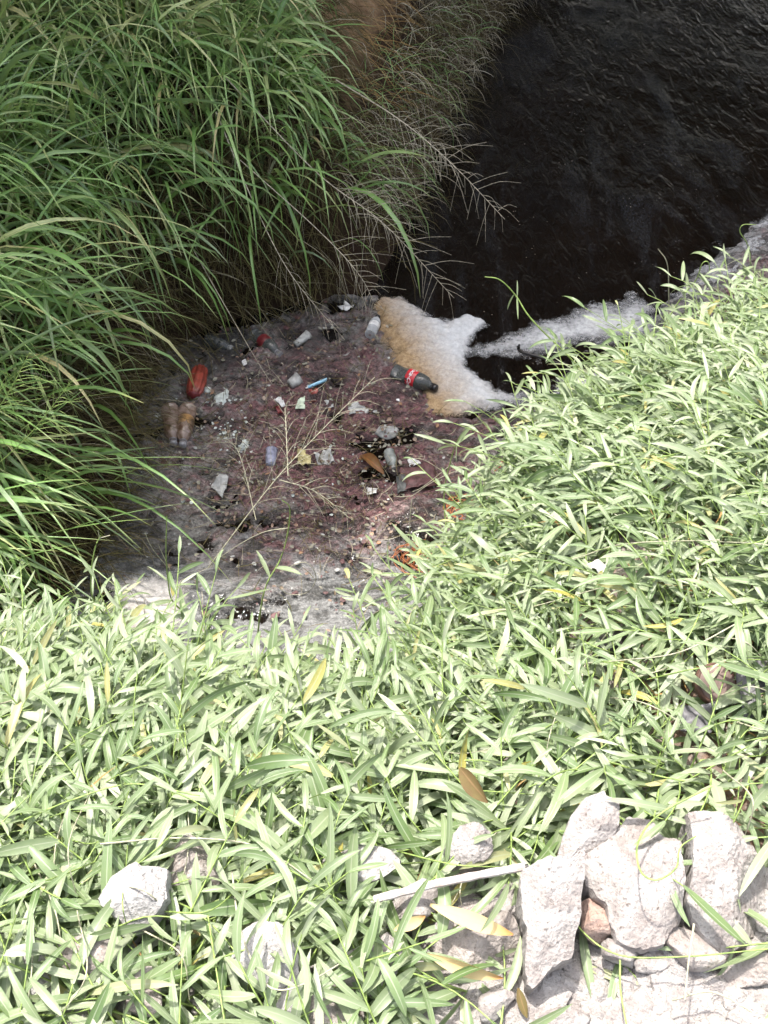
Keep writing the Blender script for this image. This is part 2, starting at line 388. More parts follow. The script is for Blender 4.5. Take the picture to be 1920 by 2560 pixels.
# water: finely rippled in the part in view
xs = np.arange(-1.8, 7, .03); ys = np.arange(1.2, 15, .03)
X, Y = np.meshgrid(xs, ys); P = p3(X * 1.3 + Y * .5, Y * .8 - X * .3)
Z = WATER + fbm(P, 3.2, 51, 4, .55) * .008 + fbm(P * np.array([1, .6, 1]), 16, 57, 2) * .002
keep = (poly_sd(GB, X, Y) < .3) & (poly_sd(NB, X, Y) < .3)
V, F = compact(np.stack([X, Y, Z], -1).reshape(-1, 3), grid_faces(len(xs), len(ys), keep))
tag(link('canal_water', mesh_np('canal_water', V, F, True, None, M['water'])), kind='structure')

# ------------------------------------------------------------------ floating scum and foam
SCUM = plan([(250, 1000), (380, 880), (480, 830), (620, 800), (720, 770), (830, 745), (945, 735), (985, 800), (1000, 870), (1030, 940), (1080, 1000), (1130, 1030),
             (1200, 1030), (1330, 1010), (1450, 1000), (1500, 1700), (900, 1900), (150, 1700), (180, 1300)], WATER)
SCUM2 = plan([(1640, 760), (1700, 705), (1760, 655), (1840, 600), (1900, 545), (2000, 480), (2200, 420), (2300, 800), (1800, 900), (1600, 860)], WATER)
def scum_mesh():
    Vs = []; Fs = []; As = []; n0 = 0
    for poly, maroon_only in ((SCUM, 0), (SCUM2, 1)):
        pa = np.array(poly); st = .011
        xs = np.arange(pa[:, 0].min() - .1, pa[:, 0].max() + .1, st); ys = np.arange(pa[:, 1].min() - .1, pa[:, 1].max() + .1, st)
        X, Y = np.meshgrid(xs, ys); P = p3(X, Y)
        d = poly_sd(poly, X, Y) + fbm(P, 7, 71, 4) * .035
        hole = fbm(P * np.array([1, 1.7, 1]), 5.5, 171, 5, .62)
        pit = np.clip((hole - .60) / .25, 0, 1.4) if not maroon_only else X * 0
        lum = np.abs(fbm(P, 16, 75, 4, .6))
        Z = WATER + .010 * np.clip(d / .05, 0, 1) + lum * (.034 - .024 * np.clip((project(np.stack([X, Y, X * 0 + WATER], -1))[1] - 1300) / 120, 0, 1)) * np.clip(d / .05, 0, 1) + np.clip(fbm(P, 5, 79, 3), 0, 1) * .022 * np.clip(d / .1, 0, 1) - .006
        Z = Z - pit * .034
        px, py, _ = project(np.stack([X, Y, Z], -1))
        if maroon_only:
            dd = poly_sd(poly, X, Y)
            m = np.clip(dd * 3.2 - .25, 0, 1); pale = np.clip(.75 - dd * 4, 0, 1); wet = np.zeros_like(m)
        else:
            m = np.exp(-(((px - 860) / 330) ** 2 + ((py - 1090) / 260) ** 2)) * 1.5 - .15 + .55 * np.exp(-(((px - 760) / 300) ** 2 + ((py - 1400) / 90) ** 2))
            m = m + .35 * np.exp(-(((px - 1250) / 160) ** 2 + ((py - 1040) / 60) ** 2))
            pale = np.clip((py - 1310) / 170, -.6, 1.2) + 1.2 * np.exp(-(((px - 370) / 110) ** 2 + ((py - 1500) / 70) ** 2)) + .35 * np.exp(-(((px - 580) / 60) ** 2 + ((py - 1080) / 70) ** 2)) + .25 * np.exp(-(((px - 560) / 120) ** 2 + ((py - 1230) / 90) ** 2))
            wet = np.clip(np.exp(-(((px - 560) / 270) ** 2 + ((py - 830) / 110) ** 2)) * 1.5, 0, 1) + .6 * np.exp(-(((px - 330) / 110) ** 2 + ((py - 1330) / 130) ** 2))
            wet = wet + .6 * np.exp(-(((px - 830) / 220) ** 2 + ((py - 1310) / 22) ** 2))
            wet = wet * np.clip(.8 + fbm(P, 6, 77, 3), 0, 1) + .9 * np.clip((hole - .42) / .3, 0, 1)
        A = np.stack([m, pale, np.clip(wet, 0, 1)], -1).reshape(-1, 3)
        V, F, A = compact(np.stack([X, Y, Z], -1).reshape(-1, 3), grid_faces(len(xs), len(ys), d > 0), A)
        Vs.append(V); Fs.append(F + n0); As.append(A); n0 += len(V)
    return mesh_np('floating_scum', np.concatenate(Vs), np.concatenate(Fs), True, {'mixer': np.concatenate(As)}, M['scum'])
tag(link('floating_scum', scum_mesh()), 'lumpy maroon and grey scum floating on the canal', 'scum', kind='stuff')

FOAM = plan([(932, 775), (955, 742), (1000, 748), (1060, 788), (1130, 802), (1200, 792), (1250, 818), (1190, 846), (1172, 880), (1180, 915), (1235, 965), (1300, 1000),
             (1265, 1030), (1185, 1032), (1110, 1052), (1060, 1035), (1045, 985), (990, 930), (955, 870), (945, 820)], WATER)
ARM1 = plan([(1150, 880), (1190, 862), (1340, 812), (1400, 795), (1440, 765), (1430, 750), (1480, 746), (1535, 768), (1580, 740), (1640, 765), (1640, 850), (1420, 885), (1210, 905)], WATER)
ARM2 = plan([(1210, 950), (1270, 985), (1360, 978), (1430, 925), (1560, 900), (1560, 1000), (1400, 1010), (1290, 1025), (1230, 1000)], WATER)
FOAM_R = plan([(1905, 545), (1918, 525), (1950, 505), (2050, 470), (2050, 560), (1960, 590), (1905, 640), (1870, 690), (1830, 700), (1700, 760), (1660, 760), (1740, 680), (1840, 610)], WATER)
FOAM_L = plan([(262, 1470), (320, 1432), (420, 1428), (480, 1462), (470, 1560), (420, 1620), (290, 1600), (250, 1530)], WATER + .02)
def foam_mesh():
    st = .0085
    allp = np.array(FOAM + ARM1 + ARM2)
    Vs = []; Fs = []; As = []; n0 = 0
    for grp in ((FOAM, ARM1, ARM2), (FOAM_R,), (FOAM_L,)):
        ap = np.array(sum([list(g) for g in grp], []))
        xs = np.arange(ap[:, 0].min() - .06, ap[:, 0].max() + .06, st); ys = np.arange(ap[:, 1].min() - .06, ap[:, 1].max() + .06, st)
        X, Y = np.meshgrid(xs, ys); P = p3(X, Y)
        nz = fbm(P, 10, 91, 5, .6) * .028
        d = poly_sd(grp[0], X, Y) + nz; body = d.copy()
        for g in grp[1:]: d = np.maximum(d, poly_sd(g, X, Y) * .8 + nz)
        bk = np.clip(body / .06, 0, 1) if len(grp) > 1 else np.zeros_like(d)
        hgt = .012 * (1 - np.exp(-np.clip(d, 0, None) / .05)) + .034 * (1 - np.exp(-np.clip(body, 0, None) / .11)) * (bk > 0)
        Z = WATER + (.03 if grp[0] is FOAM_L else .008) + hgt + fbm(P, 26, 95, 4, .65) * (.002 + .007 * bk) + fbm(P, 6, 99, 3) * (.002 + .010 * bk)
        px, py, _ = project(np.stack([X, Y, Z], -1))
        tanv = np.clip((1096 + (py - 800) * .62 - px) / 130, 0, 1.25) if len(grp) > 1 else np.full_like(px, .3 if grp[0] is FOAM_L else 0)
        solid = np.where(len(grp) > 1, np.clip(np.maximum(body / .09, 0) + np.clip(d / .10, 0, .9), 0, 1.6), np.clip(d / .12, 0, .42) if grp[0] is FOAM_R else np.clip(d / .09, 0, .75))
        A = np.stack([tanv, solid, np.zeros_like(px)], -1).reshape(-1, 3)
        V, F, A = compact(np.stack([X, Y, Z], -1).reshape(-1, 3), grid_faces(len(xs), len(ys), d > -.004), A)
        Vs.append(V); Fs.append(F + n0); As.append(A); n0 += len(V)
    return mesh_np('foam', np.concatenate(Vs), np.concatenate(Fs), True, {'mixer': np.concatenate(As)}, M['foam'])
tag(link('foam', foam_mesh()), 'tan and white froth drifting on the dark water', 'foam', kind='stuff')

# ------------------------------------------------------------------ ribbons (leaves, blades, straws) and tubes
def norm(v): return v / (np.linalg.norm(v, axis=-1, keepdims=True) + 1e-12)
def ribbons(p, az, pitch, L, W, droop, rnd, K=6, profile='leaf', fold=.25, roll=None, curve=None, twist=None):
    """N ribbons, 3 verts per section; returns V (N*(K+1)*3,3), F, A"""
    N = len(p); t = np.linspace(0, 1, K + 1)
    th = pitch[:, None] - droop[:, None] * t[None] ** (1.2)
    aa = az[:, None] + (0 if curve is None else curve[:, None] * t[None])
    D = np.stack([np.cos(th) * np.cos(aa), np.cos(th) * np.sin(aa), np.sin(th)], -1)
    step = (L / K)[:, None, None]
    C = np.concatenate([np.zeros((N, 1, 3)), np.cumsum((D[:, :-1] + D[:, 1:]) * .5 * step, 1)], 1) + p[:, None]
    S0 = np.stack([-np.sin(aa), np.cos(aa), np.zeros_like(aa)], -1)
    Nn = np.cross(D, S0)
    r = np.zeros((N, 1)) if roll is None else roll[:, None]
    if twist is not None: r = r + twist[:, None] * t[None]
    S = S0 * np.cos(r)[..., None] + Nn * np.sin(r)[..., None]
    Up = np.cross(D, S)
    if profile == 'leaf': wp = (np.clip(t, 0.02, 1) ** .55) * (1 - t) ** .75 * 1.75 + .03
    elif profile == 'grass': wp = np.minimum(1, .45 + t * 3) * (1 - t ** 2.2) ** .9 + .04
    elif profile == 'oval': wp = np.sin(np.pi * np.clip(t, .03, .985)) ** .8 + .02
    else: wp = np.ones_like(t)
    hw = (W[:, None] * wp[None] * .5)[..., None]
    up = Up * hw * fold
    V = np.stack([C + S * hw + up, C, C - S * hw + up], 2)
    A = np.stack(np.broadcast_arrays(np.array([-1., 0, 1])[None, None], t[None, :, None], rnd[:, None, None]), -1)
    b = np.arange(K)[:, None] * 3
    q = np.concatenate([np.stack([b + 0, b + 1, b + 4, b + 3], -1), np.stack([b + 1, b + 2, b + 5, b + 4], -1)], 1).reshape(-1, 4)
    F = (np.arange(N)[:, None, None] * (3 * (K + 1)) + q[None])
    return V.reshape(N, -1, 3), F.reshape(N, -1, 4), A.reshape(N, -1, 3), C
def tubes(C, r0, r1, sides=4):
    """C (N,M,3) polylines -> V,F"""
    N, Mn, _ = C.shape
    T = np.gradient(C, axis=1); T = norm(T)
    ref = np.where(np.abs(T[..., 2:3]) > .9, np.array([1., 0, 0]), np.array([0, 0, 1.]))
    S = norm(np.cross(T, ref)); U = np.cross(S, T)
    rr = np.linspace(0, 1, Mn)[None, :] * (np.asarray(r1).reshape(-1, 1) - np.asarray(r0).reshape(-1, 1)) + np.asarray(r0).reshape(-1, 1)
    rr = np.broadcast_to(rr, (N, Mn))[..., None]
    ang = np.arange(sides) * 2 * np.pi / sides
    V = np.stack([C + rr * (S * np.cos(a) + U * np.sin(a)) for a in ang], 2)
    i = np.arange(Mn - 1)[:, None] * sides; j = np.arange(sides)[None]; j2 = (j + 1) % sides
    q = np.stack([i + j, i + j2, i + sides + j2, i + sides + j], -1).reshape(-1, 4)
    F = np.arange(N)[:, None, None] * (Mn * sides) + q[None]
    return V.reshape(-1, 3), F.reshape(-1, 4)
def spline(pts, n=24):
    """Catmull-Rom through points"""
    P = np.asarray(pts, float); P = np.vstack([2 * P[0] - P[1], P, 2 * P[-1] - P[-2]])
    m = len(P) - 3; out = []
    for t in np.linspace(0, m - 1e-6, n):
        i = int(t); u = t - i; a, b, c, d = P[i:i + 4]
        out.append(.5 * ((2 * b) + (c - a) * u + (2 * a - 5 * b + 4 * c - d) * u * u + (3 * b - a - 3 * c + d) * u ** 3))
    return np.array(out)
def tube_obj(name, polylines, r0, r1, mat, parent=None, loc=(0, 0, 0), sides=5):
    Vs, Fs, n0 = [], [], 0
    for C in polylines:
        C = np.asarray(C, float)[None] - np.asarray(loc)
        V, F = tubes(C, r0, r1, sides); Vs.append(V); Fs.append(F + n0); n0 += len(V)
    me = mesh_np(name, np.concatenate(Vs), np.concatenate(Fs), True, {'leaf': np.tile([.5, .5, .6], (n0, 1))}, mat)
    return link(name, me, None, parent, loc if parent is None else None)

def most_visible(V, F, nb, blockers=(), step=5):
    """count camera rays that first meet each ribbon: V (N,k,3), F (N,f,4)"""
    N, f = F.shape[0], F.shape[1]
    VV = V.reshape(-1, 3).tolist(); FF = F.reshape(-1, 4).tolist()
    n_own = len(FF); off = len(VV)
    for bV, bF in blockers:
        VV += bV.reshape(-1, 3).tolist(); FF += (bF.reshape(-1, bF.shape[-1]) + off).tolist(); off = len(VV)
    bvh = BVHTree.FromPolygons(VV, FF)
    cnt = np.zeros(N, int); o = Vector(CAM)
    s = 2.5 * step
    for py in np.arange(s / 2, 2560, s):
        for px in np.arange(s / 2, 1920, s):
            d = Vector(ray(px, py)); d.normalize()
            h = bvh.ray_cast(o, d, 40)
            if h[2] is not None and h[2] < n_own: cnt[h[2] // f] += 1
    return cnt

def emit_plants(V, F, A, owner, things, part, mass, mat, blockers=(), top=300):
    """owner: index of thing per ribbon; the largest ones in view become parts of their own"""
    cnt = most_visible(V, F, 0, blockers)
    nv = V.shape[1]; F0 = F[0] - F[0].min()
    for ti, th in enumerate(things):
        ids = np.where(owner == ti)[0]
        if not len(ids): continue
        order = ids[np.argsort(-cnt[ids])]
        solo = [i for i in order[:top] if cnt[i] > 0]
        base = np.array(th.location)
        for i in solo:
            c0 = V[i, 1]
            o = link(part, mesh_np(part, V[i] - c0, F0, True, {'leaf': A[i]}, mat), None, th)
            o.location = c0 - base
        rest = np.setdiff1d(ids, np.array(solo, int))
        if len(rest):
            Fm = (np.arange(len(rest))[:, None, None] * nv + F0[None]).reshape(-1, 4)
            o = link(mass, mesh_np(mass, V[rest].reshape(-1, 3) - base, Fm, True, {'leaf': A[rest].reshape(-1, 3)}, mat), None, th)
            o['kind'] = 'stuff'

# ------------------------------------------------------------------ grass on the bank
def gb_normal(X, Y, e=.06):
    z0, d = gb_height(X, Y); zx, dx = gb_height(X + e, Y); zy, dy = gb_height(X, Y + e)
    g = np.stack([-(dx - d), -(dy - d)], -1); return z0, d, norm(g)      # g points towards the water
def sample_bank(n, cond, x0=-5.5, x1=2.4, y0=.8, y1=8.5):
    out = []
    while sum(len(o) for o in out) < n:
        X = rng.uniform(x0, x1, n * 3); Y = rng.uniform(y0, y1, n * 3)
        d = poly_sd(GB, X, Y); z, _ = gb_height(X, Y)
        px, py, dep = project(np.stack([X, Y, z], -1))
        k = cond(d, px, py, X, Y) & (d > 0)
        out.append(np.stack([X[k], Y[k]], -1))
    return np.concatenate(out)[:n]
vis = lambda px, py: (px > -420) & (px < 1500) & (py > -420) & (py < 1650)

# long arching blades, grouped in tussocks
tus_px = [  # (x, y) pixel of the heart of the tussock, size factor, label
    (110, 40, 1.0, 'bright yellow-green tall grass tussock at the upper left corner'),
    (370, 90, 1.0, 'tall green grass tussock between the corner tussock and the silvery one'),
    (640, 110, 1.0, 'silvery-bladed grass tussock beside the orange bare soil'),
    (40, 420, 1.15, 'lush grass tussock with broad drooping blades at the left edge, halfway up the bank'),
    (290, 420, 1.1, 'tall green grass tussock drooping down the middle of the bank above the dark hollow'),
    (590, 380, 1.0, 'thick grass tussock with grey-green blades hanging above the floating litter'),
    (800, 340, .8, 'thin grass tussock leaning out over the dark water below the bare soil'),
    (60, 800, 1.0, 'grass tussock with long blades sweeping down toward the two tan bottles'),
    (20, 1080, 1.0, 'dark green grass tussock with flat blades pointing across to the scum'),
    (-40, 1330, .9, 'low grass tussock with fine stems where the bank meets the pale creeper'),
]
tus = []
for (px, py, s, lab) in tus_px:
    # find the bank point under this pixel
    d = ray(px, py); best = None
    Q = CAM + d * np.linspace(1.2, 9, 1400)[:, None]
    z, dd = gb_height(Q[:, 0], Q[:, 1]); hit = np.where((dd > 0) & (Q[:, 2] < z + .15))[0]
    if len(hit): best = Q[hit[0]]
    if best is None: best = aty(px, py, 4.0)
    z, dd = gb_height(np.array([best[0]]), np.array([best[1]]))
    tus.append((np.array([best[0], best[1], z[0]]), s, empty('grass_tussock', (best[0], best[1], float(z[0])), lab, 'grass tussock', 'grass tussocks on the far bank')))
centres = np.array([t[0] for t in tus])
def bare(px, py): return (px > 740 + .4 * np.clip(py, -400, 700)) & (py < 520) | (px > 960)
n_bl = 8200
xy = sample_bank(n_bl, lambda d, px, py, X, Y: vis(px, py) & ~bare(px, py) & (rng.random(len(d)) < np.clip((d - .05) * 2.6, .05, 1)) & (d < 4.5))
# pull towards tussock hearts
dist = np.linalg.norm(xy[:, None] - centres[None, :, :2], axis=2)
own = dist.argmin(1); near = dist.min(1)
pull = np.where(near < .9, rng.uniform(0, .45, n_bl), 0)
xy = xy + (centres[own, :2] - xy) * pull[:, None]
z, dB, g = gb_normal(xy[:, 0], xy[:, 1])
out = norm(xy - centres[own, :2])
steep = np.clip(1.3 - dB, .25, 1)
px, py, _ = project(np.stack([xy[:, 0], xy[:, 1], z], -1))
hd = norm(out * .28 + g * (.55 + .9 * steep)[:, None] + np.array([-.05, -.7]) + rng.normal(0, .95, (n_bl, 2)))
flat = (py > 1120)
hd = np.where(flat[:, None], norm(hd * .5 + np.array([.9, -.25])), hd)
az = np.arctan2(hd[:, 1], hd[:, 0])
L = rng.uniform(.32, .82, n_bl) * np.where(py > 1080, 1.12, 1) * np.where((px > 600) & (py < 420), np.clip(1 - (px - 600) / 380, .4, 1), 1)
W = rng.uniform(.011, .0235, n_bl) * np.where(rng.random(n_bl) < .35, .5, 1)
pitch = rng.uniform(.55, 1.45, n_bl) - .35 * flat
droop = rng.uniform(1.2, 3.0, n_bl) * np.where(flat, .65, 1) * np.where(rng.random(n_bl) < .25, .45, 1)
rnd = np.clip(.5 + fbm(p3(xy[:, 0], xy[:, 1]), 1.1, 5, 3) * .25 + rng.normal(0, .27, n_bl), 0, .93)
rnd = np.where((py < 120) & (px < 500), np.clip(rnd + .25, 0, .95), rnd)
rnd = np.where(rng.random(n_bl) < .09, rng.uniform(.92, 1, n_bl), rnd)
V, F, A, _ = ribbons(np.stack([xy[:, 0], xy[:, 1], z - .01], -1), az, pitch, L, W, droop, rnd, 7, 'grass', .35,
                     rng.normal(0, .6, n_bl), rng.normal(0, .45, n_bl), rng.normal(0, 1.0, n_bl))
# keep blades from passing below the water
low = V[:, :, 2].min(1) > WATER + .01
qx, qy, _ = project(V)
low &= ~(((qx > 400) & (qx < 505) & (qy > 985) & (qy < 1125)).any(1) & (rng.random(n_bl) > .06))
low &= ~(((qx > 255) & (qx < 620) & (qy > 1385) & (qy < 1540)).any(1) & (rng.random(n_bl) > .12))
low &= ~(((qx > 850) & (qx < 960) & (qy > -50) & (qy < 260)).any(1) & (rng.random(n_bl) > .12))
emit_plants(V[low], F[:low.sum()], A[low], own[low], [t[2] for t in tus], 'blade', 'blade_mass', M['grass'], top=110)

# dead thatch: thin brown strands hanging down the steep foot of the bank
n = 16000
xy = sample_bank(n, lambda d, px, py, X, Y: vis(px, py) & (d < 1.3) & (rng.random(len(d)) < np.clip(1.25 - d, .05, 1)) & ~(((px - 895) / 60) ** 2 + ((py - 70) / 150) ** 2 < rng.uniform(.2, 1.2, len(d))) & ((px < 830) | (rng.random(len(d)) < np.where((px < 975) & (py < 270), .06, .3))))
z, dB, g = gb_normal(xy[:, 0], xy[:, 1])
hd = norm(g + rng.normal(0, .5, (n, 2))); az = np.arctan2(hd[:, 1], hd[:, 0])
V, F, A, _ = ribbons(np.stack([xy[:, 0], xy[:, 1], z], -1), az, rng.uniform(-.3, 1.0, n), rng.uniform(.12, .45, n), rng.uniform(.0018, .0042, n), rng.uniform(.9, 2.2, n),
                     np.clip(rng.normal(.45, .28, n), 0, 1), 5, 'grass', .3, rng.normal(0, .6, n), rng.normal(0, .9, n))
ok = V[:, :, 2].min(1) > WATER - .05
me = mesh_np('dead_thatch', V[ok].reshape(-1, 3), F[:ok.sum()].reshape(-1, 4), True, {'leaf': A[ok].reshape(-1, 3)}, M['thatch'])
tag(link('dead_thatch', me), 'brown dead grass strands hanging down the foot of the bank', 'dead grass', kind='stuff')

# pale hanging roots and wispy green grass on the bare soil near the top
n = 1800
xy = sample_bank(n, lambda d, px, py, X, Y: (px > 840) & (px < 1420) & (py > -250) & (py < 560) & (d < 1.4) & (rng.random(len(d)) < np.where((px < 975) & (py < 270), .05, 1)))
z, dB, g = gb_normal(xy[:, 0], xy[:, 1])
hd = norm(g + rng.normal(0, .55, (n, 2))); az = np.arctan2(hd[:, 1], hd[:, 0])
V, F, A, _ = ribbons(np.stack([xy[:, 0], xy[:, 1], z + .01], -1), az, rng.uniform(-.2, 1.2, n), rng.uniform(.1, .36, n), rng.uniform(.002, .0045, n), rng.uniform(1.2, 2.8, n),
                     np.clip(rng.normal(.72, .22, n), 0, 1), 6, 'grass', .3, rng.normal(0, .6, n), rng.normal(0, 1.2, n))
me = mesh_np('hanging_roots', V.reshape(-1, 3), F.reshape(-1, 4), True, {'leaf': A.reshape(-1, 3)}, M['roots'])
tag(link('hanging_roots', me), 'pale stringy roots hanging over the bare orange soil', 'roots', kind='stuff')
n = 240
xy = sample_bank(n, lambda d, px, py, X, Y: (px > 850) & (px < 985) & (py > -120) & (py < 260))
z, dB, g = gb_normal(xy[:, 0], xy[:, 1])
hd = norm(g + rng.normal(0, .3, (n, 2))); az = np.arctan2(hd[:, 1], hd[:, 0])
V, F, A, _ = ribbons(np.stack([xy[:, 0], xy[:, 1], z + .01], -1), az, rng.uniform(-.4, .3, n), rng.uniform(.1, .35, n), rng.uniform(.002, .004, n), rng.uniform(.7, 1.3, n),
                     np.clip(rng.normal(.6, .25, n), 0, 1), 5, 'grass', .3, rng.normal(0, .5, n), rng.normal(0, .4, n))
me = mesh_np('hanging_straw', V.reshape(-1, 3), F.reshape(-1, 4), True, {'leaf': A.reshape(-1, 3)}, M['dry'])
tag(link('hanging_straw', me), 'dry tan straw hanging down over the bare soil', 'straw', kind='stuff')
n = 250
xy = sample_bank(n, lambda d, px, py, X, Y: ((((px - 1010) / 120) ** 2 + ((py - 210) / 110) ** 2 < 1) | (((px - 930) / 100) ** 2 + ((py - 420) / 130) ** 2 < 1) | (((px - 1120) / 60) ** 2 + ((py - 60) / 120) ** 2 < 1)))
z, dB, g = gb_normal(xy[:, 0], xy[:, 1])
hd = norm(g * .8 + rng.normal(0, .6, (n, 2))); az = np.arctan2(hd[:, 1], hd[:, 0])
V, F, A, _ = ribbons(np.stack([xy[:, 0], xy[:, 1], z + .01], -1), az, rng.uniform(.2, 1.3, n), rng.uniform(.15, .4, n), rng.uniform(.003, .006, n), rng.uniform(1.4, 2.8, n),
                     np.clip(rng.normal(.6, .25, n), 0, .95), 6, 'grass', .3, rng.normal(0, .6, n), rng.normal(0, .6, n))
me = mesh_np('wispy_grass', V.reshape(-1, 3), F.reshape(-1, 4), True, {'leaf': A.reshape(-1, 3)}, M['grass'])
tag(link('wispy_grass', me), 'thin green grass wisps growing out of the bare soil', 'grass', kind='stuff')

# flowering stems (panicles): one stem and many hair-thin side branches
def panicle(pts, label, mat, blen, nb, start=.35, r=.0022, ang=.75, group=None, br=.0011, depth=None, droopy=.02):
    C = spline(pts, 30); base = C[0]
    t = empty('grass_panicle', base, label, 'grass stem', group)
    tube_obj('stem', [C], r, r * .35, mat, t, base)
    br_l = []
    for i in range(nb):
        u = start + (.985 - start) * i / nb; j = u * 29; a = int(j); f = j - a
        p = C[a] * (1 - f) + C[min(a + 1, 29)] * f
        d = norm(C[min(a + 1, 29)] - C[a])
        side = norm(np.cross(d, norm(CAM - p))) * (1 if i % 2 else -1)
        up = np.cross(side, d)
        an = ang * random.uniform(.45, 1.6); l = blen * random.uniform(.3, 1.25) * (1.15 - .6 * (u - start) / (1 - start))
        dd = norm(d * math.cos(an) + side * math.sin(an) + up * random.uniform(-.35, .35))
        m = p + dd * l * .5 + np.array([0, 0, droopy * .5 * random.uniform(0, 1)]); e = p + dd * l - np.array([0, 0, droopy * random.uniform(0, 1.5)])
        br_l.append(spline([p, m, e], 7))
    tube_obj('branches', br_l, br, br * .5, mat, t, base, 3)
    return t
g = 'feathery grass stems over the water'
panicle([aty(840, 200, 3.9), aty(1000, 300, 3.6), aty(1130, 410, 3.4), aty(1262, 548, 3.25)], 'feathery grass stem reaching farthest over the dark water', M['stem_tan'], .22, 44, .28, .003, group=g)
panicle([aty(560, 190, 3.6), aty(790, 430, 3.4), aty(960, 560, 3.2), aty(1135, 745, 3.05)], 'feathery grass stem with its tip just above the foam', M['stem_tan'], .24, 44, .42, .003, group=g)
panicle([aty(600, 400, 3.4), aty(800, 580, 3.15), aty(900, 690, 3.05), aty(942, 775, 3.0)], 'short feathery grass stem ending at the foam corner', M['stem_tan'], .17, 26, .4, .0024, group=g)
panicle([aty(540, 280, 3.5), aty(640, 520, 3.25), aty(730, 690, 3.05), aty(862, 850, 2.9)], 'long bare grass stem slanting down to the maroon scum', M['stem_tan'], .12, 18, .55, .0028, .5, group=g)
panicle([aty(470, 600, 3.2), aty(560, 760, 3.0), aty(660, 930, 2.85), aty(720, 1010, 2.8)], 'thin grass stem crossing in front of the dark hollow', M['stem_tan'], .09, 12, .6, .0024, .5, group=g)
g = 'fine flowering grass at the left edge'
for i, (a, b, c_, lab) in enumerate([((-40, 1190), (70, 1090), (185, 945), 'green flowering grass stem rising highest at the left edge'),
                                     ((-60, 1330), (40, 1250), (140, 1180), 'green flowering grass stem curving low at the left edge'),
                                     ((-20, 1500), (60, 1340), (130, 1240), 'green flowering grass stem with open sprays above the creeper'),
                                     ((-60, 1080), (10, 1000), (75, 880), 'green flowering grass stem with the smallest spray by the left edge')]):
    panicle([aty(*a, 1.9), aty(*b, 1.85), aty(*c_, 1.8)], lab, M['stem'], .13, 34, .3, .002, .6, group=g, br=.0008)
g = 'dry pale flowering stems over the scum'
panicle([aty(520, 1420, 1.75), aty(680, 1210, 1.85), aty(800, 1080, 1.95), aty(937, 943, 2.05)], 'dry pale flowering stem lying diagonally over the scum centre', M['stem_pale'], .17, 26, .22, .0022, .5, group=g, br=.0007)
panicle([aty(720, 1190, 1.9), aty(716, 1090, 2.0), aty(712, 1020, 2.1)], 'dry pale stem standing upright beside the green card', M['stem_pale'], .10, 12, .2, .002, .5, group=g, br=.0009)
panicle([aty(640, 1300, 1.85), aty(600, 1140, 2.0), aty(560, 1090, 2.05)], 'dry pale stem bending toward the white foam plastic', M['stem_pale'], .12, 16, .2, .002, .5, group=g, br=.0009)
panicle([aty(700, 1200, 1.9), aty(790, 1230, 1.9), aty(880, 1300, 1.85)], 'dry pale stem drooping to the lower scum', M['stem_pale'], .1, 14, .2, .002, .5, group=g, br=.0009)

# ------------------------------------------------------------------ pale narrow-leaved creeper on the near bank
def nbz(px, py, lift):
    d = ray(px, py)
    Q = CAM + d * np.linspace(.5, 8, 1500)[:, None]
    z, dd = nb_height(Q[:, 0], Q[:, 1]); hit = np.where(Q[:, 2] < z + lift)[0]
    if len(hit): return Q[hit[0]]
    return at(px, py, -.5)
rock_zone = plan([(1000, 2220), (1180, 2130), (1300, 2110), (1400, 1990), (1480, 1960), (1700, 2000), (2050, 1960), (2250, 3200), (1080, 3200), (980, 2420), (900, 2260)], .05)
gap1 = nbz(1785, 1750, .0); gap2 = nbz(810, 1800, .0)
things = []
for px, py, lab in [(380, 1700, 'dense mat of pale narrow-leaved creeper beside the grassy bank'),
                    (1450, 1400, 'dense mat of pale narrow-leaved creeper along the water under the dark canal'),
                    (600, 2300, 'sparser pale creeper straggling over the grey stones in front')]:
    q = at(px, py, -.2); z, _ = nb_height(np.array([q[0]]), np.array([q[1]]))
    things.append(empty('creeping_plant', (q[0], q[1], float(z[0])), lab, 'creeper', 'creeper mats on the near bank'))
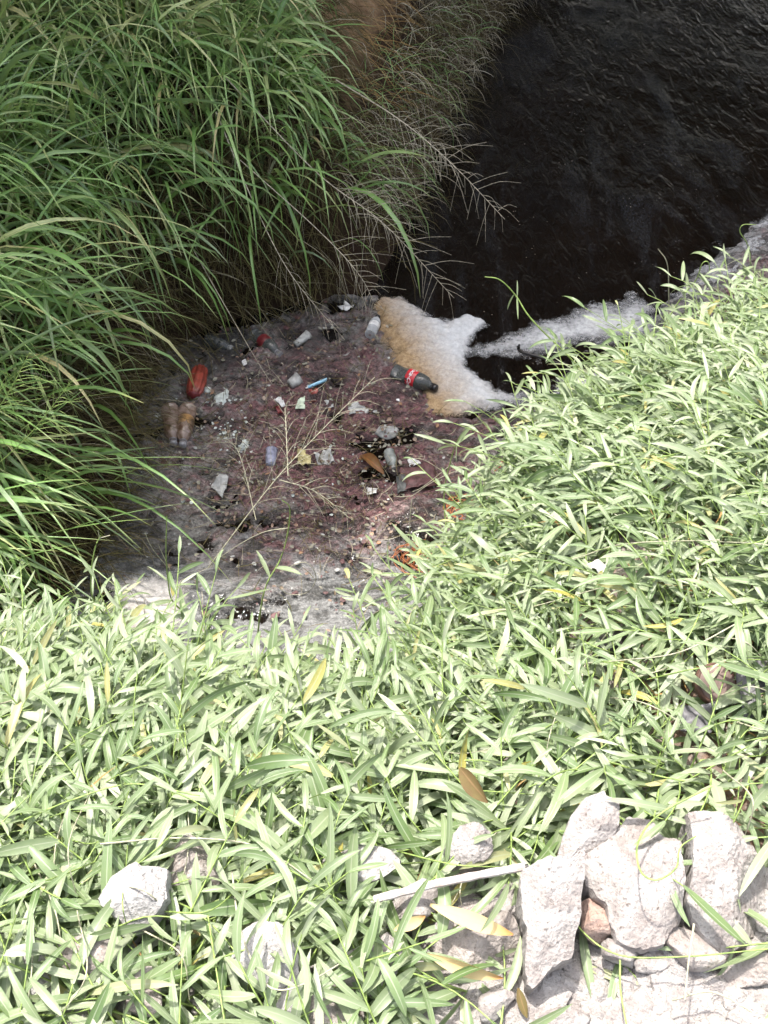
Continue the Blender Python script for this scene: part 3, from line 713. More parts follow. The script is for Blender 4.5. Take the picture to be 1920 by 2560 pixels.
def creeper():
    P0, AZ, PI, LL, WW, DR, RN, OW, ST = [], [], [], [], [], [], [], [], []
    m = 80000
    X = rng.uniform(-2.6, 4.2, m); Y = rng.uniform(-.15, 4.6, m); Z, Dn = nb_height(X, Y)
    PX, PY, DEP = project(np.stack([X, Y, Z], -1)); RZ = poly_sd(rock_zone, X, Y)
    pr = np.ones(m)
    pr = np.where((PY > 2080) & (PX < 1100), .55, pr)
    pr = np.where(RZ > 0, np.where(RZ < .08, .10, .016), pr)
    pr = np.where(((X - gap1[0]) / .17) ** 2 + ((Y - gap1[1]) / .12) ** 2 < 1, .10, pr)
    pr = np.where(((X - gap2[0]) / .18) ** 2 + ((Y - gap2[1]) / .13) ** 2 < 1, pr * .18, pr)
    for gx_, gy_, rx_, ry_ in ((1290, 1260, 60, 50), (1620, 1610, 70, 40), (1190, 1980, 60, 40), (1100, 1640, 90, 35), (1890, 1290, 60, 50), (1480, 1440, 50, 25), (560, 1960, 70, 30), (640, 2040, 60, 25), (300, 1990, 50, 25), (1330, 1700, 50, 30)):
        pr = np.where(((PX - gx_) / rx_) ** 2 + ((PY - gy_) / ry_) ** 2 < 1, .12, pr)
    pr = np.where((PX > 560) & (PX < 1120) & (PY < 1800) & (Dn < .14), pr * .4, pr)
    pr = pr * (.75 + .5 * vn(p3(X, Y), 3.2, 8))
    ok = (Dn > -.05) & (DEP > .3) & (PX > -300) & (PX < 2250) & (PY < 2950) & (rng.random(m) < pr)
    e = .04
    GX = -(poly_sd(NB, X + e, Y) - Dn); GY = -(poly_sd(NB, X, Y + e) - Dn)
    for c_ in np.where(ok)[0][:5600]:
        x, y, z, d, px, py = (float(q[c_]) for q in (X, Y, Z, Dn, PX, PY))
        ow = 2 if py > 2060 else (0 if px < 1010 else 1)
        az = random.uniform(-math.pi, math.pi)
        if d < .35:                                      # hang out over the water
            o = math.atan2(GY[c_], GX[c_]); az = o + random.gauss(0, 1.3)
        if ow == 2: z += random.uniform(.0, .045)
        pit = random.uniform(.05, 1.0); L = random.uniform(.10, .27); dr = random.uniform(.1, 1.2)
        if d < .14 and random.random() < .22: L = random.uniform(.26, .42); pit = random.uniform(.4, 1.1)
        nn = 9; t = np.linspace(0, 1, nn); th = pit - dr * t; aa = az + random.gauss(0, .5) * t
        D = np.stack([np.cos(th) * np.cos(aa), np.cos(th) * np.sin(aa), np.sin(th)], -1)
        C = np.array([x, y, z - .005]) + np.concatenate([[[0, 0, 0]], np.cumsum(D[:-1] * L / (nn - 1), 0)])
        ST.append(C)
        big = random.choice((.72, .85, .95, 1.05, 1.18)) * (1.06 if py > 1850 else 1.0)
        k = random.randint(5, 9); tone = random.gauss(.46, .24)
        if py < 1250 and px > 1000: tone -= .04
        side = random.choice((-1, 1))
        for i in range(k):
            u = .18 + .82 * i / (k - 1); j = u * (nn - 1); a0 = min(int(j), nn - 2); f = j - a0
            P0.append(C[a0] * (1 - f) + C[a0 + 1] * f); side = -side
            last = i == k - 1
            AZ.append(aa[a0] + (random.gauss(0, .2) if last else side * random.uniform(.45, 1.15)))
            PI.append(th[a0] * .35 + random.uniform(-.3, .5))
            s = big * random.uniform(.72, 1.15) * (.8 if u > .85 else 1)
            LL.append(.101 * s * random.uniform(.8, 1.22)); WW.append(.0186 * s * random.uniform(.75, 1.25)); DR.append(random.uniform(.15, 1.15))
            RN.append(min(.93, max(0, tone + random.gauss(0, .14)))if random.random() > .035 else random.uniform(.94, 1)); OW.append(ow)
    ST = np.array(ST)
    V, F, A, _ = ribbons(np.array(P0), np.array(AZ), np.array(PI), np.array(LL), np.array(WW), np.array(DR), np.array(RN), 7, 'leaf', .28,
                         rng.normal(0, .42, len(P0)), rng.normal(0, .35, len(P0)), rng.normal(0, .45, len(P0)))
    return V, F, A, np.array(OW), ST
V, F, A, OW, ST = creeper()
print('creeper leaves', len(V), 'shoots', len(ST))
emit_plants(V, F, A, OW, things, 'leaf', 'leaf_mass', M['creeper'], top=300)
Vt, Ft = tubes(ST, .0016, .0009, 4)
pxs, pys, _ = project(ST[:, 0])
ow = np.where(pys > 2060, 2, np.where(pxs < 1010, 0, 1))
for ti, th in enumerate(things):
    C = ST[ow == ti]; Vt, Ft = tubes(C - np.array(th.location), .0021, .0011, 4)
    tag(link('stem_mass', mesh_np('stem_mass', Vt, Ft, True, None, M['stem']), None, th), kind='stuff')

# long runners: thin bare vines wandering over the mat
def runner(pts, th, mat='stem', r=.0017):
    C = spline(pts, 40)
    return tube_obj('runner', [C], r, r * .6, M[mat], th, np.array(th.location))
RUN = [([(1390, 2210), (1440, 2310), (1540, 2385), (1700, 2392), (1925, 2372)], .10, 'stem'),
       ([(1780, 1965), (1650, 2035), (1596, 2105), (1600, 2175), (1640, 2200), (1690, 2170), (1700, 2120), (1740, 2090)], .20, 'stem'),
       ([(1550, 2400), (1552, 2480), (1570, 2580)], .10, 'stem'),
       ([(1735, 2310), (1722, 2400), (1712, 2500)], .14, 'stem_pale'),
       ([(580, 2180), (600, 2320), (650, 2440), (700, 2475), (780, 2450), (880, 2390)], .14, 'stem_pale'),
       ([(520, 2290), (540, 2420), (565, 2580)], .14, 'stem'),
       ([(250, 2110), (450, 2095), (640, 2115), (780, 2200)], .16, 'stem_pale'),
       ([(1680, 2500), (1780, 2480), (1880, 2530)], .08, 'stem_pale'),
       ([(980, 2270), (1060, 2290), (1150, 2330), (1220, 2300)], .08, 'stem'),
       ([(200, 1570), (330, 1640), (440, 1760), (470, 1900)], .18, 'stem'),
       ([(420, 1600), (430, 1750), (460, 1870)], .2, 'stem'),
       ([(1250, 1420), (1420, 1400), (1560, 1360), (1800, 1350)], .16, 'stem_pale'),
       ([(1150, 1560), (1320, 1520), (1500, 1470)], .16, 'stem_pale'),
       ([(1400, 1180), (1560, 1160), (1760, 1120)], .18, 'stem'),
       ([(0, 1760), (150, 1720), (330, 1700), (520, 1660)], .16, 'stem_pale'),
       ([(60, 2050), (180, 2000), (330, 1960), (500, 1990)], .16, 'stem'),
       ([(900, 1980), (1000, 1940), (1180, 1900), (1330, 1940)], .14, 'stem'),
       ([(1840, 1560), (1700, 1630), (1560, 1650), (1440, 1660)], .14, 'stem_pale')]
for pts, lift, mt in RUN:
    th = things[2] if pts[0][1] > 2060 else things[0 if pts[0][0] < 1010 else 1]
    runner([nbz(a, b, lift) for a, b in pts], th, mt)

for i in range(110):
    px, py = random.uniform(0, 1900), random.uniform(1250, 2350)
    if px < 1100 and py < 1750: continue
    if px > 1300 and py > 1950: continue
    a_ = random.uniform(-.6, .6) + random.choice((0, 0, math.pi / 2)); L_ = random.uniform(120, 330)
    bend = random.uniform(-60, 60); lf = random.uniform(.07, .17)
    pts = [(px, py), (px + math.cos(a_) * L_ * .5 - math.sin(a_) * bend, py + math.sin(a_) * L_ * .5 + math.cos(a_) * bend), (px + math.cos(a_) * L_, py + math.sin(a_) * L_)]
    th = things[2] if py > 2060 else things[0 if px < 1010 else 1]
    runner([nbz(pts[0][0], pts[0][1], lf * .6), nbz(pts[1][0], pts[1][1], lf), nbz(pts[2][0], pts[2][1], lf * .5)], th, random.choice(('stem', 'stem_pale', 'stem_pale')), random.uniform(.0011, .0018))

# shoots that stand out singly above the water
def shoot(pts, Y, label, leaves, mat='stem', r=.0026, curl=None):
    P = [aty(a, b, y) for (a, b), y in zip(pts, Y)]
    C = spline(P, 30); base = C[0]
    t = empty('creeper_shoot', base, label, 'creeper shoot', 'lone creeper shoots')
    tube_obj('stem', [C], r, r * .5, M[mat], t, base)
    if curl: tube_obj('tendril', [spline([aty(a, b, Y[-1]) for a, b in cc], 20) for cc in curl], r * .55, r * .35, M['stem_pale'], t, base, 4)
    for (u, daz, pit, l, wd, dr) in leaves:
        j = min(28, int(u * 29)); d = C[j + 1] - C[j]; a = math.atan2(d[1], d[0]) + daz
        V, F, A, _ = ribbons(C[j][None] - base, np.array([a]), np.array([pit]), np.array([l]), np.array([wd]), np.array([dr]), np.array([random.uniform(.4, .75)]), 7, 'leaf', .3, np.array([random.gauss(0, .5)]))
        link('leaf', mesh_np('leaf', V[0], F[0], True, {'leaf': A[0]}, M['creeper']), None, t)
shoot([(400, 1720), (330, 1610), (240, 1510), (228, 1440), (238, 1370), (252, 1338)], [1.35, 1.35, 1.33, 1.33, 1.32, 1.32], 'upright creeper shoot with a pale forked tip standing against the dark grass',
      [(.62, 1.3, .9, .06, .014, .4), (.66, -1.4, .9, .055, .012, .4), (.45, 1.6, .5, .08, .012, .8), (.42, -1.5, .4, .08, .012, .9)], curl=[[(250, 1345), (275, 1338)], [(250, 1350), (245, 1325)]])
shoot([(1530, 1010), (1430, 900), (1330, 800), (1290, 740), (1250, 700), (1212, 692)], [2.35, 2.4, 2.45, 2.5, 2.5, 2.5], 'arching creeper shoot with a bent tip reaching over the white foam',
      [(.62, 1.9, .1, .11, .010, .4), (.62, -1.2, .9, .06, .008, .5), (.64, 0, -1.2, .07, .010, .3), (.3, 1.4, .2, .1, .016, .6), (.25, -1.3, .3, .1, .018, .6)], r=.0034)
shoot([(1672, 830), (1672, 740), (1668, 660), (1645, 622)], [2.75, 2.75, 2.75, 2.75], 'thin bare creeper shoot standing straight against the dark water', [], 'stem_pale', .0026)
shoot([(1790, 790), (1850, 710), (1876, 660), (1868, 610), (1850, 580), (1858, 562), (1890, 562)], [2.85, 2.9, 2.95, 2.95, 2.95, 2.95, 2.95], 'creeper shoot with a hooked tip in front of the distant grey foam',
      [(.45, 1.2, .1, .09, .009, .2), (.3, -1.2, .2, .08, .01, .5)], 'stem', .0026, curl=[[(1876, 640), (1830, 655), (1760, 700), (1720, 720)], [(1872, 640), (1882, 680), (1840, 690)]])
shoot([(1650, 830), (1700, 750), (1740, 700), (1755, 660), (1770, 655), (1775, 680)], [2.7, 2.75, 2.75, 2.75, 2.75, 2.75], 'creeper shoot with a small loop beside the straight bare one',
      [(.3, 1.5, .1, .13, .018, .3), (.45, -1.3, .2, .12, .016, .4), (.5, 1.8, .1, .1, .012, .3)])
shoot([(470, 1540), (430, 1500), (420, 1450), (415, 1380), (417, 1290)], [1.45, 1.45, 1.47, 1.48, 1.5], 'creeper shoot with a straight white tip above the beige scum',
      [(.5, 1.4, .4, .08, .011, .5), (.42, -1.4, .5, .09, .012, .7), (.25, 1.2, .5, .1, .02, .5)], curl=[[(420, 1420), (380, 1370), (362, 1330)], [(425, 1425), (395, 1360)]])
shoot([(640, 1620), (660, 1480), (700, 1400), (720, 1330), (724, 1270), (705, 1250)], [1.45, 1.5, 1.55, 1.58, 1.6, 1.6], 'curly creeper shoot in front of the grey scum',
      [(.3, 1.3, .5, .1, .02, .6), (.35, -1.3, .6, .1, .022, .6)], curl=[[(700, 1430), (760, 1405), (790, 1440), (770, 1480), (720, 1485), (690, 1460)], [(720, 1320), (660, 1330), (600, 1360), (540, 1400)]])
shoot([(1140, 1480), (1110, 1260), (1130, 1140), (1150, 1090)], [1.75, 1.95, 2.0, 2.0], 'leafy creeper shoot over the scum just below the brown froth',
      [(.9, 1.3, .3, .09, .02, .5), (.9, -1.3, .3, .11, .019, .3), (.8, .5, .8, .08, .02, .5), (.8, 2.6, -.6, .1, .02, .4), (.6, -1.4, .2, .11, .018, .5)],
      curl=[[(1130, 1160), (1060, 1215), (1030, 1230)], [(1110, 1180), (1060, 1150), (1020, 1145)]])
shoot([(1030, 1430), (1024, 1330), (1030, 1240)], [1.85, 1.9, 1.95], 'straight pale stalk standing in the lower scum', [], 'stem_pale', .0026, curl=[[(1030, 1240), (1090, 1200), (1180, 1160)], [(1030, 1240), (990, 1240), (975, 1215)]])

# ------------------------------------------------------------------ dry straw litter on the near bank
def litter(n, fn, name, label, mat, l0, l1, w0, w1):
    X, Y = [], []
    while len(X) < n:
        x, y = random.uniform(-1.6, 3.6), random.uniform(0, 4)
        px, py, _ = project(np.array([x, y, -.2]))
        if random.random() < fn(px, py, x, y): X.append(x); Y.append(y)
    X, Y = np.array(X), np.array(Y); z, d = nb_height(X, Y); ok = d > -.06
    X, Y, z = X[ok], Y[ok], z[ok]; m = len(X)
    V, F, A, _ = ribbons(np.stack([X, Y, z + rng.uniform(.004, .055, m)], -1), rng.uniform(-3.14, 3.14, m), rng.normal(0, .25, m), rng.uniform(l0, l1, m), rng.uniform(w0, w1, m),
                         rng.normal(.1, .4, m), rng.random(m), 4, 'grass', .3, rng.normal(0, .7, m), rng.normal(0, .6, m))
    me = mesh_np(name, V.reshape(-1, 3), F.reshape(-1, 4), True, {'leaf': A.reshape(-1, 3)}, mat)
    tag(link(name, me), label, 'straw', kind='stuff')
def lit(px, py, x, y):
    v = .5
    if ((px - 1770) / 200) ** 2 + ((py - 1700) / 170) ** 2 < 1: v = 1
    if ((px - 800) / 220) ** 2 + ((py - 1740) / 70) ** 2 < 1: v = .9
    if 1150 < px < 1400 and 1150 < py < 1700: v = .6
    if py > 2080: v = .05
    return v
litter(5200, lit, 'dry_straw', 'orange-brown dry straw lying under the creeper', M['dry'], .04, .16, .002, .006)

# ------------------------------------------------------------------ stones
_ico = {}
def ico(sub):
    if sub not in _ico:
        bm = bmesh.new(); bmesh.ops.create_icosphere(bm, subdivisions=sub, radius=1)
        V = np.array([v.co[:] for v in bm.verts]); F = np.array([[v.index for v in f.verts] for f in bm.faces]); bm.free()
        _ico[sub] = (V, F)
    return _ico[sub]
def rock_shape(seed, size, planes=10, rough=.03, sub=5, lo=.42, hi=.84):
    r = np.random.default_rng(seed); V, F = ico(sub); V = V.copy() * 1.1
    N = norm(r.normal(size=(planes, 3)))
    for nn in N:
        o = r.uniform(lo, hi); s = V @ nn - o
        V = V - np.clip(s, 0, None)[:, None] * nn
    nz = fbm(V + seed * 3.1, 2.2, seed, 5, .55) * rough * 2 + np.abs(fbm(V + seed, 9, seed + 9, 3, .6)) * rough * .8
    V = V + norm(V) * nz[:, None]
    return V * np.asarray(size), F
def stone(px, py, z, size, rot, mat, label, seed, cat='stone', planes=10, rough=.03, sub=4, name='stone', group=None):
    V, F = rock_shape(seed, size, planes, rough, sub)
    V = V @ np.array(Matrix.Rotation(R(rot[0]), 3, 'X') @ Matrix.Rotation(R(rot[1]), 3, 'Y') @ Matrix.Rotation(R(rot[2]), 3, 'Z')).T
    o = link(name, mesh_np(name, V, F, True, None, M[mat]), None, None, at(px, py, z))
    o.data.polygons.foreach_set('use_smooth', np.ones(len(F), bool))
    return tag(o, label, cat, group)
def slab(px, py, z, size, rot, mat, label, seed, top_taper=.75):
    """broken block with flat sides: a box grid with rough edges"""
    n = 22; bm = bmesh.new(); bmesh.ops.create_cube(bm, size=2)
    bmesh.ops.subdivide_edges(bm, edges=bm.edges[:], cuts=n, use_grid_fill=True)
    V = np.array([v.co[:] for v in bm.verts]); F = np.array([[v.index for v in f.verts] for f in bm.faces]); bm.free()
    V[:, :2] *= (1 - (1 - top_taper) * (V[:, 1:2] * .5 + .5) * np.array([[1, 0]]))
    e = np.sort(np.abs(V), 1)[:, 1]                       # wear the edges
    V = V * (1 - .05 * np.clip((e - .8) / .2, 0, 1) ** 2)[:, None]
    V[:, 0] += .12 * fbm(V, .9, seed, 3); V[:, 1] += np.where(np.abs(V[:, 1]) > .9, fbm(V, 2, seed + 3, 4) * .12, 0)
    V = V + norm(V) * (fbm(V, 6, seed + 5, 4, .6) * .02)[:, None]
    V = V * np.asarray(size)
    V = V @ np.array(Matrix.Rotation(R(rot[2]), 3, 'Z') @ Matrix.Rotation(R(rot[1]), 3, 'Y') @ Matrix.Rotation(R(rot[0]), 3, 'X')).T
    return tag(link('rubble_block', mesh_np('rubble_block', V, F, True, None, M[mat]), None, None, at(px, py, z)), label, 'concrete block')
def broken(outline, z, thick, mat, label, seed, cat='rock', name='rubble_rock', group=None, tilt=(0, 0), dome=.12, facets=6):
    """broken concrete: a rough flat top, a ragged rim and steep fractured sides"""
    r = np.random.default_rng(seed)
    O = np.array([at(*q, z) for q in outline]); c = O.mean(0); O = O - c
    n = 96; seg = np.linalg.norm(np.roll(O, -1, 0) - O, axis=1); cum = np.concatenate([[0], np.cumsum(seg)]); t = np.linspace(0, cum[-1], n, endpoint=False)
    Oc = np.vstack([O, O[:1]]); P = np.stack([np.interp(t, cum, Oc[:, k_]) for k_ in range(3)], -1)
    R0 = float(np.linalg.norm(P[:, :2], axis=1).mean())
    P[:, :2] *= (1 + fbm(P + seed, 60, seed, 4, .6) * .035)[:, None]
    rings = [(f, 0) for f in np.linspace(0, 1, 22)[1:]] + [(1.015, -.12), (1.0, -.35), (.97, -.6), (.93, -.85), (.88, -1.1)]
    pl = [(norm(np.array([r.normal(), r.normal()])), r.uniform(.1, .65), r.uniform(.4, 1.3)) for _ in range(facets)]
    V = [np.array([[0, 0, 0.]])]
    for f, dz in rings:
        q = P * np.array([f, f, 0]); q[:, 2] += dz * thick; V.append(q)
    V = np.concatenate(V)
    h = -dome * thick * np.clip(np.linalg.norm(V[:, :2], axis=1) / (R0 * 1.3), 0, 1) ** 2
    for nn, o, sl_ in pl: h = np.minimum(h, -sl_ * (V[:, :2] @ nn - o * R0) * .8)
    h = np.maximum(h, -.7 * thick)
    V[:, 2] += h + V[:, 0] * tilt[0] + V[:, 1] * tilt[1]
    V += (fbm(V + seed, 35, seed, 4, .6) * .0034 + np.abs(fbm(V + seed, 120, seed + 5, 3, .6)) * .0018)[:, None] * np.array([.6, .6, 1])
    i = np.arange(n); j = (i + 1) % n
    T = np.stack([np.zeros(n, int), 1 + i, 1 + j], -1); Q = []
    for k_ in range(len(rings) - 1):
        a_ = 1 + k_ * n; Q.append(np.stack([a_ + i, a_ + n + i, a_ + n + j, a_ + j], -1))
    return tag(link(name, mesh_np(name, V, [T, np.concatenate(Q)], False, None, M[mat]), None, None, c), label, cat, group)
G0 = 'pieces of rubble on the near bank'
broken([(1466, 2128), (1530, 2078), (1585, 2018), (1640, 2028), (1668, 2085), (1702, 2100), (1712, 2200), (1716, 2290), (1690, 2308), (1668, 2352), (1590, 2356), (1550, 2334), (1522, 2250), (1474, 2195)], .135, .09, 'rubble', 'largest pale rubble rock beside the upright block, a vine curling on it', 12, group=G0, tilt=(.08, .25))
broken([(1728, 2052), (1724, 2026), (1760, 2022), (1832, 2034), (1872, 2066), (1898, 2120), (1940, 2150), (1945, 2290), (1890, 2345), (1825, 2372), (1782, 2330), (1738, 2290), (1722, 2240), (1730, 2150)], .13, .09, 'rubble', 'big pale rubble rock with rounded lower end at the right edge', 25, group=G0, tilt=(-.12, .3))
broken([(1400, 2130), (1425, 2042), (1462, 1998), (1505, 1985), (1545, 2010), (1550, 2060), (1530, 2110), (1480, 2150), (1420, 2160)], .12, .06, 'rubble', 'grey-white rubble rock tucked behind the upright block', 33, group=G0, tilt=(.2, .3))
broken([(1306, 2172), (1345, 2160), (1405, 2150), (1460, 2128), (1458, 2200), (1450, 2290), (1438, 2375), (1390, 2400), (1342, 2458), (1326, 2450), (1318, 2300), (1306, 2240)], .155, .11, 'rubble', 'upright pale broken block with a straight side edge', 41, 'concrete block', 'rubble_block', None, (-.15, .45), .05, 1)
broken([(1112, 2105), (1150, 2058), (1185, 2048), (1225, 2075), (1240, 2112), (1210, 2142), (1165, 2152), (1125, 2130)], .12, .07, 'rubble', 'small white stone lying in the creeper above the white stick', 52, 'stone', 'stone', G0, (.1, .3), .5)
stone(1495, 2305, 0.080, (.034, .036, .03), (0, 0, 30), 'stone_brown', 'brownish stone in the dark gap between block and largest rock', 61)
stone(1560, 2380, 0.070, (.034, .026, .022), (0, 20, 0), 'rubble', 'small pale stone at the foot of the largest rock', 63)
stone(1625, 2395, 0.065, (.036, .02, .016), (0, -10, 15), 'rubble', 'flat whitish stone under the long vine', 64)
stone(1730, 2365, 0.080, (.055, .032, .03), (0, 10, 0), 'stone_pink', 'pinkish stone wedged below the two big rocks', 65)
broken([(1070, 2330), (1110, 2270), (1200, 2245), (1290, 2290), (1322, 2360), (1300, 2400), (1200, 2420), (1100, 2395)], .09, .05, 'stone_pink', 'broad pinkish stone under the dry husk leaves', 66, 'stone', 'stone', None, (0, .2), .4)
stone(1235, 2510, 0.070, (.034, .026, .022), (0, 0, 0), 'rubble', 'whitish stone below the lower husk leaf', 67)
stone(1400, 2545, 0.060, (.045, .02, .018), (0, 0, 10), 'rubble', 'long whitish stone at the bottom edge among pebbles', 68)
stone(1890, 2420, 0.080, (.05, .034, .03), (0, 0, 0), 'stone_pink', 'pinkish-grey stone under the long vine at the right edge', 70)
stone(1025, 2270, 0.070, (.05, .04, .035), (0, 0, 30), 'rubble', 'crumbly pale stone beside the upper husk leaf', 71)
broken([(238, 2240), (280, 2182), (330, 2155), (412, 2168), (418, 2240), (372, 2288), (320, 2312), (252, 2262)], .145, .07, 'stone_grey', 'large grey stone with a dark underside among the creeper', 81, 'stone', 'stone', None, (.15, .1))
stone(470, 2160, 0.070, (.065, .04, .035), (0, 0, -10), 'stone_pink', 'pale pinkish stone behind the large grey stone', 82)
broken([(572, 2380), (590, 2322), (640, 2300), (702, 2312), (742, 2370), (740, 2440), (684, 2470), (612, 2440)], .15, .08, 'stone_grey', 'light grey stone with a flat white top in the straggling creeper', 83, 'stone', 'stone', None, (.1, .25), .4)
stone(215, 2405, 0.105, (.05, .035, .03), (0, 0, 0), 'stone_pink', 'pinkish stone below the large grey stone', 84)
stone(85, 2430, 0.105, (.042, .042, .035), (0, 0, 30), 'stone_grey', 'grey stone near the lower left corner', 85)
stone(200, 2545, 0.110, (.05, .03, .03), (0, 0, 0), 'rubble', 'whitish stone at the bottom edge near the left corner', 86)
stone(350, 2500, 0.095, (.045, .035, .03), (0, 0, 40), 'stone_pink', 'dull pink stone half hidden by creeper leaves at the bottom', 87)
stone(720, 2545, 0.115, (.03, .045, .03), (0, 0, 0), 'stone_grey', 'narrow grey stone at the bottom edge', 88)
stone(810, 2520, 0.105, (.055, .05, .035), (0, 0, 0), 'stone_pink', 'flat pinkish stone beside the narrow grey stone', 89)
stone(950, 2400, 0.105, (.06, .045, .03), (0, 0, 0), 'rubble', 'pale stone between the husk leaves and the rounded grey stone', 90)
stone(900, 2160, 0.050, (.06, .03, .03), (0, 0, 0), 'stone_grey', 'greyish stone under leaves by the end of the white stick', 91)
# loose pebbles and crumbs
def pebbles():
    Vs, Fs, n0 = [], [], 0; Vi, Fi = ico(1)
    cnt = 0
    while cnt < 4200:
        px = random.uniform(-50, 1990); py = random.uniform(2120, 2640)
        k_ = 1.0 if px > 1060 and py > 2210 else .08
        if random.random() > k_: continue
        q = at(px, py, .02); z, d = nb_height(np.array([q[0]]), np.array([q[1]]))
        s = .004 + .019 * random.random() ** 2.6
        V = Vi * np.array([s * random.uniform(.8, 1.4), s * random.uniform(.8, 1.4), s * random.uniform(.5, .9)])
        V = V * (1 + rng.uniform(-.22, .22, (len(V), 1)))
        Vs.append(V + np.array([q[0], q[1], z[0] + s * .6 + .005])); Fs.append(Fi + n0); n0 += len(V); cnt += 1
    return mesh_np('pebbles', np.concatenate(Vs), np.concatenate(Fs), False, None, M['pebble'])
tag(link('pebbles', pebbles()), 'whitish crumbs and pebbles strewn below the rubble rocks', 'gravel', kind='stuff')
# crumbs floating in the scum
def crumbs(name, mat, n, label, seed, s0, s1, cx, cy, sx, sy):
    r = np.random.default_rng(seed); Vs, Fs, n0 = [], [], 0; Vi, Fi = ico(1); c = 0
    while c < n:
        px, py = r.normal(cx, sx), r.normal(cy, sy); q = at(px, py, WATER)
        if poly_sd(SCUM, np.array([q[0]]), np.array([q[1]]))[0] < .02 or poly_sd(NB, np.array([q[0]]), np.array([q[1]]))[0] > -.1: continue
        s = s0 + (s1 - s0) * r.random() ** 3
        V = Vi * np.array([s * r.uniform(.7, 1.7), s * r.uniform(.7, 1.5), s * .3]) * (1 + r.uniform(-.3, .3, (len(Vi), 1)))
        a = r.uniform(0, 6.28); V = V @ np.array([[math.cos(a), math.sin(a), 0], [-math.sin(a), math.cos(a), 0], [0, 0, 1]])
        Vs.append(V + np.array([q[0], q[1], WATER + .022])); Fs.append(Fi + n0); n0 += len(V); c += 1
    tag(link(name, mesh_np(name, np.concatenate(Vs), np.concatenate(Fs), False, None, M[mat])), label, 'litter', kind='stuff')
crumbs('white_crumbs', 'styro', 90, 'tiny white plastic crumbs scattered in the scum', 3, .002, .009, 780, 1120, 230, 190)
crumbs('grey_crumbs', 'greywhite', 100, 'small grey bits scattered in the scum', 4, .003, .010, 760, 1150, 260, 200)
crumbs('maroon_crumbs', 'maroon_sheet', 700, 'small maroon clots floating in the scum', 5, .003, .012, 830, 1120, 240, 200)
crumbs('foam_plastic_crumbs', 'styro', 70, 'white foam plastic crumbs trailing from the broken piece', 6, .003, .008, 585, 1075, 28, 40)

def on_scum(n, seed, cx, cy, sx, sy):
    r = np.random.default_rng(seed); Q = []
    while len(Q) < n:
        q = at(r.normal(cx, sx), r.normal(cy, sy), WATER)
        if poly_sd(SCUM, np.array([q[0]]), np.array([q[1]]))[0] > .03 and poly_sd(NB, np.array([q[0]]), np.array([q[1]]))[0] < -.05: Q.append(q)
    return np.array(Q)
def scum_bits(name, n, seed, c, l, w_, mat, label, lift, prof, dr=.3):
    r = np.random.default_rng(seed); P = on_scum(n, seed, *c); P[:, 2] = WATER + .026 + r.uniform(0, lift, n)
    V, F, A, _ = ribbons(P, r.uniform(-3.14, 3.14, n), r.normal(0, .22, n), r.uniform(*l, n), r.uniform(*w_, n), r.normal(.1, dr, n), r.random(n), 4, prof, .3, r.normal(0, .35, n), r.normal(0, .6, n))
    tag(link(name, mesh_np(name, V.reshape(-1, 3), F.reshape(-1, 4), True, {'leaf': A.reshape(-1, 3)}, M[mat])), label, 'litter', kind='stuff')
M['flakes'] = leaf_mat('litter_flakes', [(0, (.10, .05, .045)), (.3, (.20, .10, .09)), (.45, (.12, .11, .10)), (.6, (.22, .20, .18)), (.78, (.07, .05, .045)), (.9, (.30, .29, .27)), (.96, (.24, .08, .04)), (1, (.05, .045, .04))], (.3, .25, .2), rough=.4, spec=.5, transl=.05)
scum_bits('scum_straw', 900, 11, (720, 1120, 280, 200), (.03, .14), (.0015, .0035), 'thatch', 'thin dead stalks matted into the scum', .02, 'grass')
scum_bits('pale_straw', 260, 12, (790, 1130, 200, 170), (.03, .12), (.0015, .003), 'roots', 'pale straws lying on the scum', .03, 'grass')
scum_bits('litter_flakes', 1100, 13, (790, 1110, 250, 190), (.008, .024), (.006, .017), 'flakes', 'small soggy flakes of mixed rubbish in the scum', .008, 'oval', .5)

